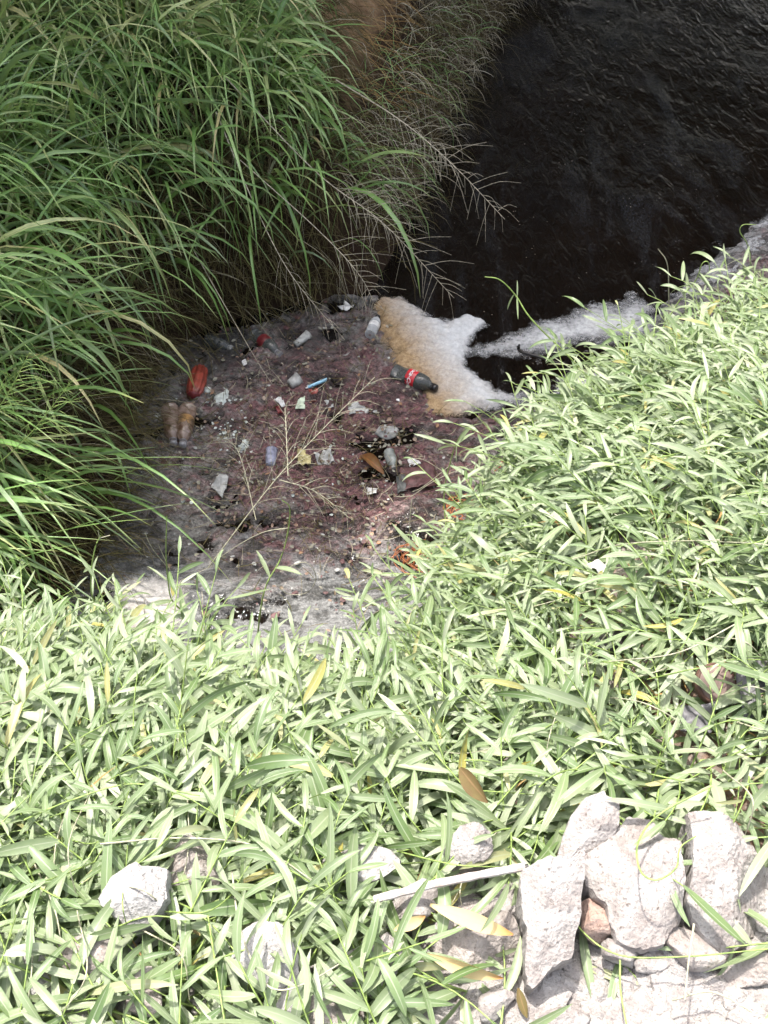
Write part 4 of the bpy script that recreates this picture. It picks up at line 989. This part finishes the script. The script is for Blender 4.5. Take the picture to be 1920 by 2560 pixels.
# ------------------------------------------------------------------ floating litter
SZ = WATER + .011
def lathe(prof, seg=20, cap=True):
    """prof: (x along axis, r)"""
    V, F = [], []
    for x, r in prof:
        for i in range(seg):
            a = 2 * math.pi * i / seg; V.append((x, r * math.cos(a), r * math.sin(a)))
    for j in range(len(prof) - 1):
        for i in range(seg):
            i2 = (i + 1) % seg; F.append((j * seg + i, j * seg + i2, (j + 1) * seg + i2, (j + 1) * seg + i))
    return np.array(V), np.array(F)
def frame_px(a, b, z):
    A, B = at(*a, z), at(*b, z); d = B - A; return A, math.atan2(d[1], d[0]), float(np.linalg.norm(d))
def bottle(a, b, label, mats, sink=0, group=None, text=None, rad=None, dent=0, z=SZ + .02, stop=None):
    A, yaw, L = frame_px(a, b, z); r = rad or L * .14
    t = empty('plastic_bottle', A, label, 'bottle', group); t.rotation_euler = (0, R(sink), yaw)
    prof = [(0, r * .25), (.004 * L, r * .7), (.015 * L, r * .92), (.05 * L, r), (.12 * L, r * .96), (.2 * L, r), (.33 * L, r * .99), (.345 * L, r * .97), (.55 * L, r * .97), (.565 * L, r), (.66 * L, r * .97),
            (.76 * L, r * .8), (.84 * L, r * .52), (.88 * L, r * .38), (.93 * L, r * .36)]
    V, F = lathe(prof, 24)
    if dent:
        V[:, 2] -= dent * r * np.exp(-((V[:, 0] / L - .15) / .12) ** 2) * np.clip(V[:, 2] / r, 0, 1); V[:, 1] *= 1 + .15 * dent * np.exp(-((V[:, 0] / L - .15) / .12) ** 2)
        V += norm(V * np.array([0, 1, 1])) * (fbm(V, 45, 3, 3) * r * .07)[:, None]
    link('bottle_body', mesh_np('bottle_body', V, F, True, None, M[mats[0]]), None, t)
    V, F = lathe([(.345 * L, r * .985), (.35 * L, r * 1.0), (.545 * L, r * 1.0), (.55 * L, r * .985)], 24)
    lb = link('bottle_label', mesh_np('bottle_label', V, F, True, None, M[mats[1]]), None, t)
    cr = r * .46
    V, F = lathe([(.905 * L, cr * .85), (.905 * L, cr), (.985 * L, cr), (L, cr * .85), (L, .0005)], 20)
    for i in range(len(V)): V[i, 1:] *= 1.0 + .03 * (i % 2)
    link('bottle_cap', mesh_np('bottle_cap', V, F, True, None, M[mats[2]]), None, t)
    V, F = lathe([(.865 * L, r * .40), (.87 * L, r * .46), (.885 * L, r * .46), (.89 * L, r * .40)], 20)
    link('neck_ring', mesh_np('neck_ring', V, F, True, None, M[mats[2]]), None, t)
    if text:
        cu = bpy.data.curves.new('lettering', 'FONT'); cu.body = text; cu.size = L * .115; cu.align_x = 'CENTER'; cu.align_y = 'CENTER'; cu.shear = .35; cu.offset = .0004
        to = bpy.data.objects.new('lettering_source', cu); col.objects.link(to)
        bpy.context.view_layer.update()
        me = bpy.data.meshes.new_from_object(to.evaluated_get(bpy.context.evaluated_depsgraph_get()))
        bpy.data.objects.remove(to); bm = bmesh.new(); bm.from_mesh(me)
        bmesh.ops.subdivide_edges(bm, edges=bm.edges[:], cuts=1)
        for v in bm.verts:                                  # the script runs round the bottle
            s_, y_ = v.co.x, v.co.y; an = s_ / r + R(TEXT_ROT)
            v.co = (.448 * L + y_, -(r + .0009) * math.sin(an) , (r + .0009) * math.cos(an))
        bm.to_mesh(me); bm.free(); me.materials.clear(); me.materials.append(M['white_print'])
        link('lettering', me, None, lb)
    return t
TEXT_ROT = 35
bottle((984, 925), (1092, 972), 'clear plastic cola bottle with red label and black cap, afloat on the tan foam', ('smoky', 'red_label', 'black_cap'), 0, None, 'Coca-Cola', .036, .8, SZ + .035)
bottle((632, 832), (702, 888), 'dark plastic bottle with torn red label in the shaded hollow under the bank', ('smoky', 'dark_red', 'silver'), 0, None, None, .034, .8, SZ + .006)
g = 'two tan bottles afloat together'
bottle((424, 1015), (434, 1112), 'tan bottle with silver shoulder, farther from the white foam plastic', ('tan_metal', 'tan_metal', 'silver'), 0, g, None, .034, .6, SZ + .026)
bottle((470, 1015), (456, 1116), 'tan bottle with amber neck band, nearer the white foam plastic', ('tan_metal', 'amber', 'silver'), 0, g, None, .034, .6, SZ + .026)
bottle((925, 838), (945, 790), 'small whitish bottle beside the brown edge of the foam', ('clear', 'white', 'black_cap'), 0, None, None, .026)
bottle((515, 850), (580, 872), 'dirty clear bottle sunk in the dark hollow, next to the torn red label bottle', ('smoky', 'smoky', 'greywhite'), 0, None, None, .03)

def chunk(name, px, py, size, mat, label, cat, seed, rot=0, planes=9, rough=.06, z=SZ, group=None):
    V, F = rock_shape(seed, size, planes, rough, 3)
    a = R(rot); V = V @ np.array([[math.cos(a), math.sin(a), 0], [-math.sin(a), math.cos(a), 0], [0, 0, 1]])
    return tag(link(name, mesh_np(name, V, F, True, None, M[mat]), None, None, at(px, py, z)), label, cat, group)
def sheet(name, quad, mat, label, cat, seed, z=SZ + .017, crumple=.012, th=.0025, group=None):
    """crumpled piece with thickness; quad: four pixel corners"""
    Q = [at(*q, z) for q in quad]; c = sum(Q) / 4; n = 11
    u, v = np.meshgrid(np.linspace(0, 1, n), np.linspace(0, 1, n))
    V = sum(wt[..., None] * q for wt, q in zip(((1 - u) * (1 - v), u * (1 - v), u * v, (1 - u) * v), Q)) - c
    V = V.reshape(-1, 3); V[:, 2] += fbm(V, 22, seed, 4, .6) * crumple + .5 * crumple
    V[:, :2] += np.stack([fbm(V, 25, seed + 3, 3), fbm(V, 25, seed + 6, 3)], -1) * .006
    F = grid_faces(n, n); b = V - np.array([0, 0, th])
    i = np.arange(n * n).reshape(n, n); ring = np.concatenate([i[0], i[1:, -1], i[-1, -2::-1], i[-2:0:-1, 0]])
    r2 = np.roll(ring, -1); S = np.stack([ring, r2, r2 + n * n, ring + n * n], -1)[:, ::-1]
    me = mesh_np(name, np.concatenate([V, b]), np.concatenate([F, F[:, ::-1] + n * n, S]), True, None, M[mat])
    return tag(link(name, me, None, None, c), label, cat, group)
def cup(a, b, r0, r1, mat, label, z=SZ + .012, rim='white_cap'):
    A, yaw, L = frame_px(a, b, z)
    t = empty('plastic_cup', A, label, 'cup'); t.rotation_euler = (0, R(-8), yaw)
    V, F = lathe([(0, .001), (0, r0), (L * .3, r0 * .7 + r1 * .3), (L, r1), (L * 1.0, r1 * .93), (L * .06, r0 * .9), (L * .06, .001)], 20)
    V += norm(V * np.array([0, 1, 1])) * (fbm(V, 30, 5, 3) * r0 * .12)[:, None]
    link('cup_body', mesh_np('cup_body', V, F, True, None, M[mat]), None, t)
    V, F = lathe([(L * .97, r1), (L * .975, r1 * 1.08), (L * 1.015, r1 * 1.08), (L * 1.02, r1 * .94)], 20)
    link('cup_rim', mesh_np('cup_rim', V, F, True, None, M[mat]), None, t)

# ridged red plastic container
A, yaw, L = frame_px((502, 918), (484, 990), SZ + .02)
t = empty('red_container', A, 'ridged dark red plastic container floating under the bank', 'container'); t.rotation_euler = (0, 0, yaw)
V, F = lathe([(0, .010), (.006, .026), (L * .15, .034), (L * .5, .038), (L * .85, .033), (L - .006, .026), (L, .010)], 48)
th_ = np.arctan2(V[:, 2], V[:, 1]); V[:, 1:] *= (1 + .07 * np.sign(np.sin(th_ * 9)))[:, None]; V[:, 2] *= .8
link('container_body', mesh_np('container_body', V, F, True, None, M['red_plastic']), None, t)
V, F = lathe([(L - .002, .012), (L - .001, .028), (L + .006, .028), (L + .009, .001)], 20)
link('container_end', mesh_np('container_end', V, F, True, None, M['dark_red']), None, t)

chunk('foam_plastic_piece', 553, 1000, (.062, .052, .02), 'styro', 'largest white broken foam plastic piece beside the red container', 'foam plastic', 101, -50, 7, .10)
chunk('foam_plastic_piece', 517, 975, (.03, .022, .014), 'styro', 'small white foam plastic piece touching the largest one', 'foam plastic', 102, 10, 7, .1)
chunk('foam_plastic_piece', 612, 1115, (.026, .03, .014), 'styro', 'white foam plastic piece at the lower end of the crumb trail', 'foam plastic', 103, 10, 7, .1)
sheet('plastic_scrap', [(845, 770), (862, 756), (884, 764), (868, 778)], 'white', 'crumpled white plastic scrap under the feathery stems near the foam', 'plastic scrap', 104, crumple=.02)
cup((738, 862), (772, 842), .014, .022, 'greywhite', 'dull white plastic cup in the shadow of the bank')
cup((724, 962), (748, 950), .02, .03, 'greywhite', 'crushed grey plastic cup beside the blue stick')
A, yaw, L = frame_px((770, 968), (818, 951), SZ + .02)
t = empty('plastic_stick', A, 'light blue plastic stick lying on the scum', 'plastic stick'); t.rotation_euler = (0, R(-4), yaw)
V, F = lathe([(0, .0005), (0, .0065), (L, .0075), (L, .0005)], 12); link('shaft', mesh_np('shaft', V, F, False, None, M['blue']), None, t)
V, F = lathe([(-.012, .0005), (-.01, .004), (-.001, .0045), (-.001, .0005)], 12); link('tip', mesh_np('tip', V, F, False, None, M['white']), None, t)
sheet('plastic_scrap', [(675, 1002), (690, 1000), (712, 1042), (698, 1040)], 'dark_red', 'dark red plastic scrap left of the green card', 'plastic scrap', 105, crumple=.022)
sheet('plastic_scrap', [(684, 998), (702, 994), (714, 1018), (704, 1022)], 'white', 'ragged white scrap lying on the dark red one', 'plastic scrap', 106, z=SZ + .03, crumple=.02)
sheet('card_piece', [(738, 1024), (750, 996), (766, 994), (764, 1024)], 'pale_green', 'pale green card piece standing out of the scum', 'card', 107, z=SZ + .032, crumple=.008)
sheet('plastic_scrap', [(772, 982), (796, 976), (800, 1006), (776, 1008)], 'red_plastic', 'bright red plastic scrap just below the blue stick', 'plastic scrap', 108, crumple=.025)
sheet('plastic_scrap', [(803, 1005), (832, 1000), (836, 1020), (806, 1020)], 'greywhite', 'grey-white flat scrap beside the bright red one', 'plastic scrap', 109)
sheet('plastic_scrap', [(868, 1012), (918, 1004), (922, 1030), (872, 1040)], 'greywhite', 'long greyish plastic scrap between card and cola bottle', 'plastic scrap', 110, crumple=.015)
chunk('pale_lump', 966, 1080, (.046, .034, .022), 'greywhite', 'pale rounded lump with a white knob in the maroon scum', 'lump', 111, 0, 8, .05)
chunk('pale_lump', 935, 1085, (.018, .011, .01), 'styro', 'small white lump touching the pale rounded one', 'lump', 112, 0, 8, .05)
chunk('pale_lump', 870, 888, (.032, .022, .015), 'greywhite', 'pale lump in the maroon scum near the brown foam edge', 'lump', 113, 0, 8, .06)
cup((676, 1165), (680, 1130), .018, .024, 'lavender', 'lavender plastic cup among the dry pale stems')
sheet('card_piece', [(742, 1170), (745, 1132), (776, 1130), (780, 1168)], 'yellow_card', 'dirty yellow card piece beside the lavender cup', 'card', 114, z=SZ + .02, crumple=.02)
chunk('bottle_top', 729, 1148, (.014, .012, .012), 'orange', 'small orange bottle top next to the yellow card', 'bottle top', 115, 0, 16, .01)
bottle((972, 1128), (985, 1172), 'squat grey-green plastic bottle beside the rusty leaf', ('grey_green', 'grey_green', 'greywhite'), 0, None, None, .022, z=SZ + .01)
g = 'curled rusty leaves on the scum'
def big_leaf(a, b, wd, mat, label, z, group=None, name='dead_leaf', droop=.5, pitch=.2, fold=.5, n=9, roll=0):
    A, yaw, L = frame_px(a, b, z)
    V, F, At, _ = ribbons(np.zeros((1, 3)), np.array([yaw]), np.array([pitch]), np.array([L * 1.1]), np.array([wd]), np.array([droop]), np.array([random.uniform(.2, .8)]), n, 'oval', fold, np.array([roll]), np.array([.2]), np.array([.4]))
    return tag(link(name, mesh_np(name, V[0], F[0], True, {'leaf': At[0]}, M[mat]), None, None, A), label, 'leaf', group)
big_leaf((905, 1140), (950, 1192), .042, 'rusty_leaf', 'large rusty orange curled leaf on the maroon scum', SZ + .015, g, 'dead_leaf', .9, .5, 1.1)
big_leaf((890, 1145), (930, 1150), .028, 'rusty_leaf', 'smaller rusty leaf overlapping the large one', SZ + .01, g)
sheet('plastic_sheet', [(1000, 1170), (1085, 1165), (1095, 1218), (1000, 1235)], 'maroon_sheet', 'flat dull maroon plastic sheet below the rusty leaf', 'plastic sheet', 116, crumple=.02)
sheet('plastic_scrap', [(992, 1190), (1012, 1185), (1016, 1230), (994, 1236)], 'slate', 'slate grey scrap at the edge of the maroon sheet', 'plastic scrap', 117, z=SZ + .025)
sheet('plastic_scrap', [(1020, 1152), (1046, 1150), (1052, 1166), (1026, 1166)], 'white', 'white scrap just above the maroon sheet', 'plastic scrap', 118)
sheet('plastic_scrap', [(918, 1222), (944, 1224), (942, 1238), (920, 1236)], 'white', 'white scrap below the rusty leaf, above the grey ripples', 'plastic scrap', 119)
sheet('plastic_scrap', [(985, 985), (996, 980), (1000, 1006), (990, 1004)], 'white', 'narrow white scrap under the cola bottle', 'plastic scrap', 120)
sheet('plastic_scrap', [(785, 1135), (830, 1128), (836, 1160), (792, 1165)], 'greywhite', 'greyish scrap between yellow card and rusty leaf', 'plastic scrap', 121, crumple=.018)
chunk('pale_lump', 833, 1158, (.02, .014, .01), 'styro', 'whitish lump beside the greyish scrap', 'lump', 122)
chunk('pale_lump', 892, 1152, (.010, .010, .008), 'styro', 'tiny white lump touching the smaller rusty leaf', 'lump', 123)
chunk('pale_lump', 1022, 1127, (.010, .010, .008), 'styro', 'tiny white lump alone in the maroon scum, above the white scrap', 'lump', 124)
chunk('pale_lump', 516, 1120, (.022, .02, .012), 'greywhite', 'greyish lump next to the tan bottles', 'lump', 125)
chunk('pale_lump', 468, 1170, (.016, .014, .012), 'styro', 'pale lump in the scum below the tan bottles', 'lump', 126)
chunk('pale_lump', 392, 1040, (.018, .022, .012), 'styro', 'white lump between grass blades and the tan bottles', 'lump', 127)
sheet('plastic_scrap', [(530, 1225), (552, 1190), (572, 1200), (556, 1250)], 'greywhite', 'grey-white film scrap in the grey scum below the tan bottles', 'plastic scrap', 128, crumple=.02)
sheet('plastic_scrap', [(280, 1172), (312, 1166), (318, 1184), (284, 1186)], 'silver', 'silvery scrap at the tips of the flat grass blades', 'plastic scrap', 129)
sheet('plastic_scrap', [(604, 905), (614, 900), (618, 912), (608, 914)], 'white', 'tiny white scrap on the dark wet scum', 'plastic scrap', 130)
# orange vine tangle at the water's edge
def tangle(cx, cy, sx, sy, n, label, seed, lift=.03):
    r = np.random.default_rng(seed); ls = []
    for i in range(n):
        a0 = r.uniform(0, 6.28); pts = []
        rr = r.uniform(.3, 1)
        for k_ in range(7):
            a = a0 + k_ * r.uniform(.4, 1.0); q = at(cx + sx * rr * math.cos(a) + r.normal(0, sx * .1), cy + sy * rr * math.sin(a) + r.normal(0, sy * .1), SZ + lift + r.uniform(-.015, .02)); pts.append(q)
        ls.append(spline(pts, 26))
    c = at(cx, cy, SZ); o = tube_obj('vine_tangle', ls, .0017, .001, M['orange_root'], None, c, 4)
    tag(o, label, 'vine')
tangle(1045, 1395, 62, 45, 16, 'tangle of orange vine strands lying on the scum at the creeper edge', 1)
tangle(1170, 1270, 70, 40, 11, 'orange vine strands trailing along the creeper edge above the tangle', 2, .1)
tangle(1280, 1185, 50, 30, 8, 'orange vine strands caught in the creeper nearest the foam', 3, .22)
# black twig in the water
tw = spline([at(1296, 872, WATER + .05), at(1305, 880, WATER + .06), at(1350, 893, WATER + .06), at(1402, 910, WATER + .05)], 14)
o = tube_obj('twig', [tw, spline([at(1297, 874, WATER + .05), at(1296, 866, WATER + .075), at(1299, 862, WATER + .08)], 5)], .008, .0055, M['black_twig'], None, tw[0], 6)
tag(o, 'black wet twig lying between the white foam streaks', 'twig')
tw = spline([aty(1062, 795, 3.15), aty(950, 850, 3.1)], 3)

# ------------------------------------------------------------------ things lying in the near bank vegetation
A, B = at(1312, 2168, .13), at(935, 2252, .115); d = B - A; L = float(np.linalg.norm(d))
t = empty('white_stick', A, 'thin white stick lying beside the upright rubble block', 'stick'); t.rotation_euler = Vector(d).to_track_quat('X', 'Z').to_euler()
V, F = lathe([(0, .0008)] + [(L * i_ / 16, .0064 + .0006 * math.sin(i_ * 2.3)) for i_ in range(17)] + [(L, .0008)], 10); V[:, 2] += .012 * np.sin(V[:, 0] / L * 3.1); V += (fbm(V, 6, 2, 3) * .004)[:, None] * np.array([0, 1, 1]); link('stick_shaft', mesh_np('stick_shaft', V, F, False, None, M['pipe']), None, t)
V, F = lathe([(-.006, .0005), (-.006, .0042), (.0, .0042)], 10); link('dark_end', mesh_np('dark_end', V, F, False, None, M['can_dark']), None, t)
g = 'curled dry husk leaves'
big_leaf((1075, 2262), (1262, 2345), .024, 'husk', 'upper dry yellow husk leaf with a brown tip, on the pink stone', .135, g, 'husk_leaf', .3, .05, .5, 12)
big_leaf((1068, 2385), (1240, 2455), .022, 'husk', 'lower dry yellow husk leaf, edge frayed, below the pink stone', .12, g, 'husk_leaf', .4, .1, .7, 12, .6)
big_leaf((985, 2325), (1060, 2300), .018, 'husk', 'short pale husk leaf left of the upper one', .12, g, 'husk_leaf', .5, .2, .5, 10, .3)
big_leaf((1150, 1920), (1205, 2008), .03, 'litter', 'crumpled brown dead leaf standing in the creeper above the small white stone', .10, None, 'dead_leaf', .5, .3, .6, 9, .5)
big_leaf((1640, 975), (1628, 940), .018, 'litter', 'single brown dead leaf among the creeper by the water', -.33)
big_leaf((1295, 2470), (1310, 2540), .014, 'litter', 'small mustard dead leaf standing on the pebbles', .08)
A = nbz(1788, 1712, .06)
t = empty('round_lid', A, 'round pinkish-brown lid with a dark rim lying in the straw', 'lid'); t.rotation_euler = (R(18), R(8), 0)
V, F = lathe([(.012, .0005), (.013, .02), (.012, .034), (.010, .0365)], 28); V = V[:, [1, 2, 0]]; link('lid_top', mesh_np('lid_top', V, F, True, None, M['lid']), None, t)
V, F = lathe([(.0105, .036), (.011, .041), (-.004, .042), (-.006, .038)], 28); V = V[:, [1, 2, 0]]; link('lid_rim', mesh_np('lid_rim', V, F, True, None, M['lid_rim']), None, t)
def nsheet(quad, z, mat, label, seed, name='plastic_sheet', cat='plastic sheet', crumple=.02):
    c_ = np.mean(quad, 0); z = nbz(c_[0], c_[1], .045)[2]
    return sheet(name, quad, mat, label, cat, seed, z, crumple, .003)
nsheet([(1830, 1655), (1930, 1650), (1930, 1760), (1850, 1830)], -.10, 'plastic_grey', 'grey plastic sheet beside the round lid', 140, crumple=.03)
nsheet([(1700, 1770), (1790, 1775), (1780, 1830), (1700, 1830)], -.10, 'plastic_grey', 'smaller grey plastic sheet in the straw below the round lid', 141)
nsheet([(1890, 1740), (1960, 1720), (1960, 1800), (1900, 1790)], -.08, 'stone_brown', 'reddish-brown crumpled sheet at the edge past the grey sheet', 142)
nsheet([(730, 1752), (760, 1735), (850, 1740), (862, 1780), (760, 1800)][:4], -.25, 'white', 'white paper scrap lying in the gap of the creeper', 143, 'paper_scrap', 'paper', .02)
nsheet([(1465, 1420), (1500, 1405), (1535, 1420), (1510, 1445)], -.28, 'white', 'white plastic scrap deep in the creeper, above the black can', 144, 'plastic_scrap', 'plastic scrap')
A, yaw, L = frame_px((1560, 1600), (1500, 1625), nbz(1530, 1612, .04)[2])
t = empty('black_can', A, 'open black can lying in the creeper with a rusty inside', 'can'); t.rotation_euler = (0, R(10), yaw)
V, F = lathe([(0, .001), (0, .03), (.07, .03), (.07, .0275), (.012, .0275)], 24); link('can_body', mesh_np('can_body', V, F, True, None, M['can_dark']), None, t)
V, F = lathe([(.014, .001), (.014, .027)], 24); link('can_inside', mesh_np('can_inside', V, F, False, None, M['rust']), None, t)

# ------------------------------------------------------------------ trees out of view, put in to shade the canal and darken its reflections
def leaf_card_mat():
    return leaf_mat('tree_leaf', [(0, (.010, .022, .007)), (1, (.026, .044, .013))], (.03, .05, .02), spec=.2, transl=.05)
M['tree'] = leaf_card_mat()
def tree(x, y, h, blobs, label, n, seed):
    r = np.random.default_rng(seed)
    t = empty('unseen_shade_tree', (x, y, -.2), label, 'tree', 'unseen shade trees over the canal')
    base = np.array([x, y, -.3])
    C = [spline([base, base + np.array([.15, -.1, h * .3]), base + np.array([.0, -.3, h * .75])], 14)]
    Vt, Ft = tubes(np.array(C) - np.array([x, y, -.2]), .26, .12, 9); link('trunk', mesh_np('trunk', Vt, Ft, True, None, M['bark']), None, t)
    for bx, by, bz, br in blobs:
        top = base + np.array([0, -.2, h * random.uniform(.45, .7)]); e = np.array([bx, by, bz])
        Vt, Ft = tubes(spline([top, (top + e) / 2 + np.array([0, 0, .4]), e], 10)[None] - np.array([x, y, -.2]), .1, .03, 6); link('limb', mesh_np('limb', Vt, Ft, True, None, M['bark']), None, t)
    P = []
    for bx, by, bz, br in blobs:
        m = int(n * br * br); q = norm(r.normal(size=(m, 3))) * (r.random((m, 1)) ** (1 / 2.2)) * br * np.array([1, 1, .5]); P.append(q + np.array([bx, by, bz]))
    P = np.concatenate(P); m = len(P)
    V, F, A, _ = ribbons(P, r.uniform(-3.14, 3.14, m), r.normal(0, .5, m), r.uniform(.16, .34, m), r.uniform(.09, .2, m), r.uniform(.2, .9, m), r.random(m), 2, 'oval', .2, r.normal(0, .5, m))
    tag(link('crown', mesh_np('crown', V.reshape(-1, 3) - np.array([x, y, -.2]), F.reshape(-1, 4), True, {'leaf': A.reshape(-1, 3)}, M['tree']), None, t), kind='stuff')
hx, hy = -sdir.x / sdir.z, -sdir.y / sdir.z             # shadow offset per metre of height
def over(px, py, z0, H, back=0.0):
    """a crown centre at height H whose shadow falls on the pixel's ground point"""
    q = at(px, py, z0); return (q[0] - hx * (H - z0), q[1] - hy * (H - z0))
SHADE = [tuple(at(a, b, z)[:2]) for a, b, z in [(-600, 1600, -.6), (0, 1430, -.6), (250, 1340, -.8), (820, 1290, -.9), (1130, 1060, -.8), (1400, 960, -.7), (1700, 800, -.6), (2000, 640, -.6), (2300, 500, -.6)]]
SHADE += [(7, 6.5), (2.2, 7.5), (-1, 8.5), (-6, 8), (-8, 2)]
def shade_blobs(seed):
    r = np.random.default_rng(seed); out = []
    X = r.uniform(-8, 9, 5000); Y = r.uniform(1, 14, 5000); D = poly_sd(SHADE, X, Y)
    for x, y, d in zip(X, Y, D):
        if d < .34: continue
        q = min(1.5, d * 1.0)
        if any((x - a) ** 2 + (y - b) ** 2 < (.62 * min(q, c)) ** 2 for a, b, c in out): continue
        out.append((x, y, q))
    res = []
    for x, y, q in out:
        H = 5.4 + min(1.6, q) * .5 + r.uniform(0, .5)
        res.append((x - hx * (H + .8), y - hy * (H + .8), H, q))
    return res
trunks = [(-5.6, 7.0, 6.5, 'broad unseen tree on the grassy bank, crown shaped to shade the canal'), (-1.6, 9.8, 7, 'tall unseen tree at the canal bend, crown shaped to shade the canal'), (8.5, 10.5, 7, 'unseen tree across the dark water, crown shaped to shade the canal')]
sets = [[], [], []]
for b_ in shade_blobs(5):
    sets[min(range(3), key=lambda i: (b_[0] - trunks[i][0]) ** 2 + (b_[1] - trunks[i][1]) ** 2)].append(b_)
for i, (x, y, h, lab) in enumerate(trunks): tree(x, y, h, sets[i], lab, 520, i + 1)
for i, (x, y, lab) in enumerate([(-2.5, 12.6, 'unseen bushy tree added at the left end to darken reflections'), (2.0, 13.0, 'unseen bushy tree added in the middle to darken reflections'), (6.5, 13.2, 'unseen bushy tree added at the right end to darken reflections'), (11, 12, 'unseen bushy tree added beyond the right end to darken reflections')]):  # out of view, added so the water mirrors dark leaves
    r = np.random.default_rng(40 + i)
    tree(x, y, 6, [(x + r.uniform(-2.6, 2.6), y + r.uniform(-1, 1.5), z_, 2.0) for z_ in (.3, .8, 2, 3, 4, 5, 6, 7, 8.2, 9.4, 10.6, 12) for _ in (0, 1, 2)], lab, 170, 50 + i)
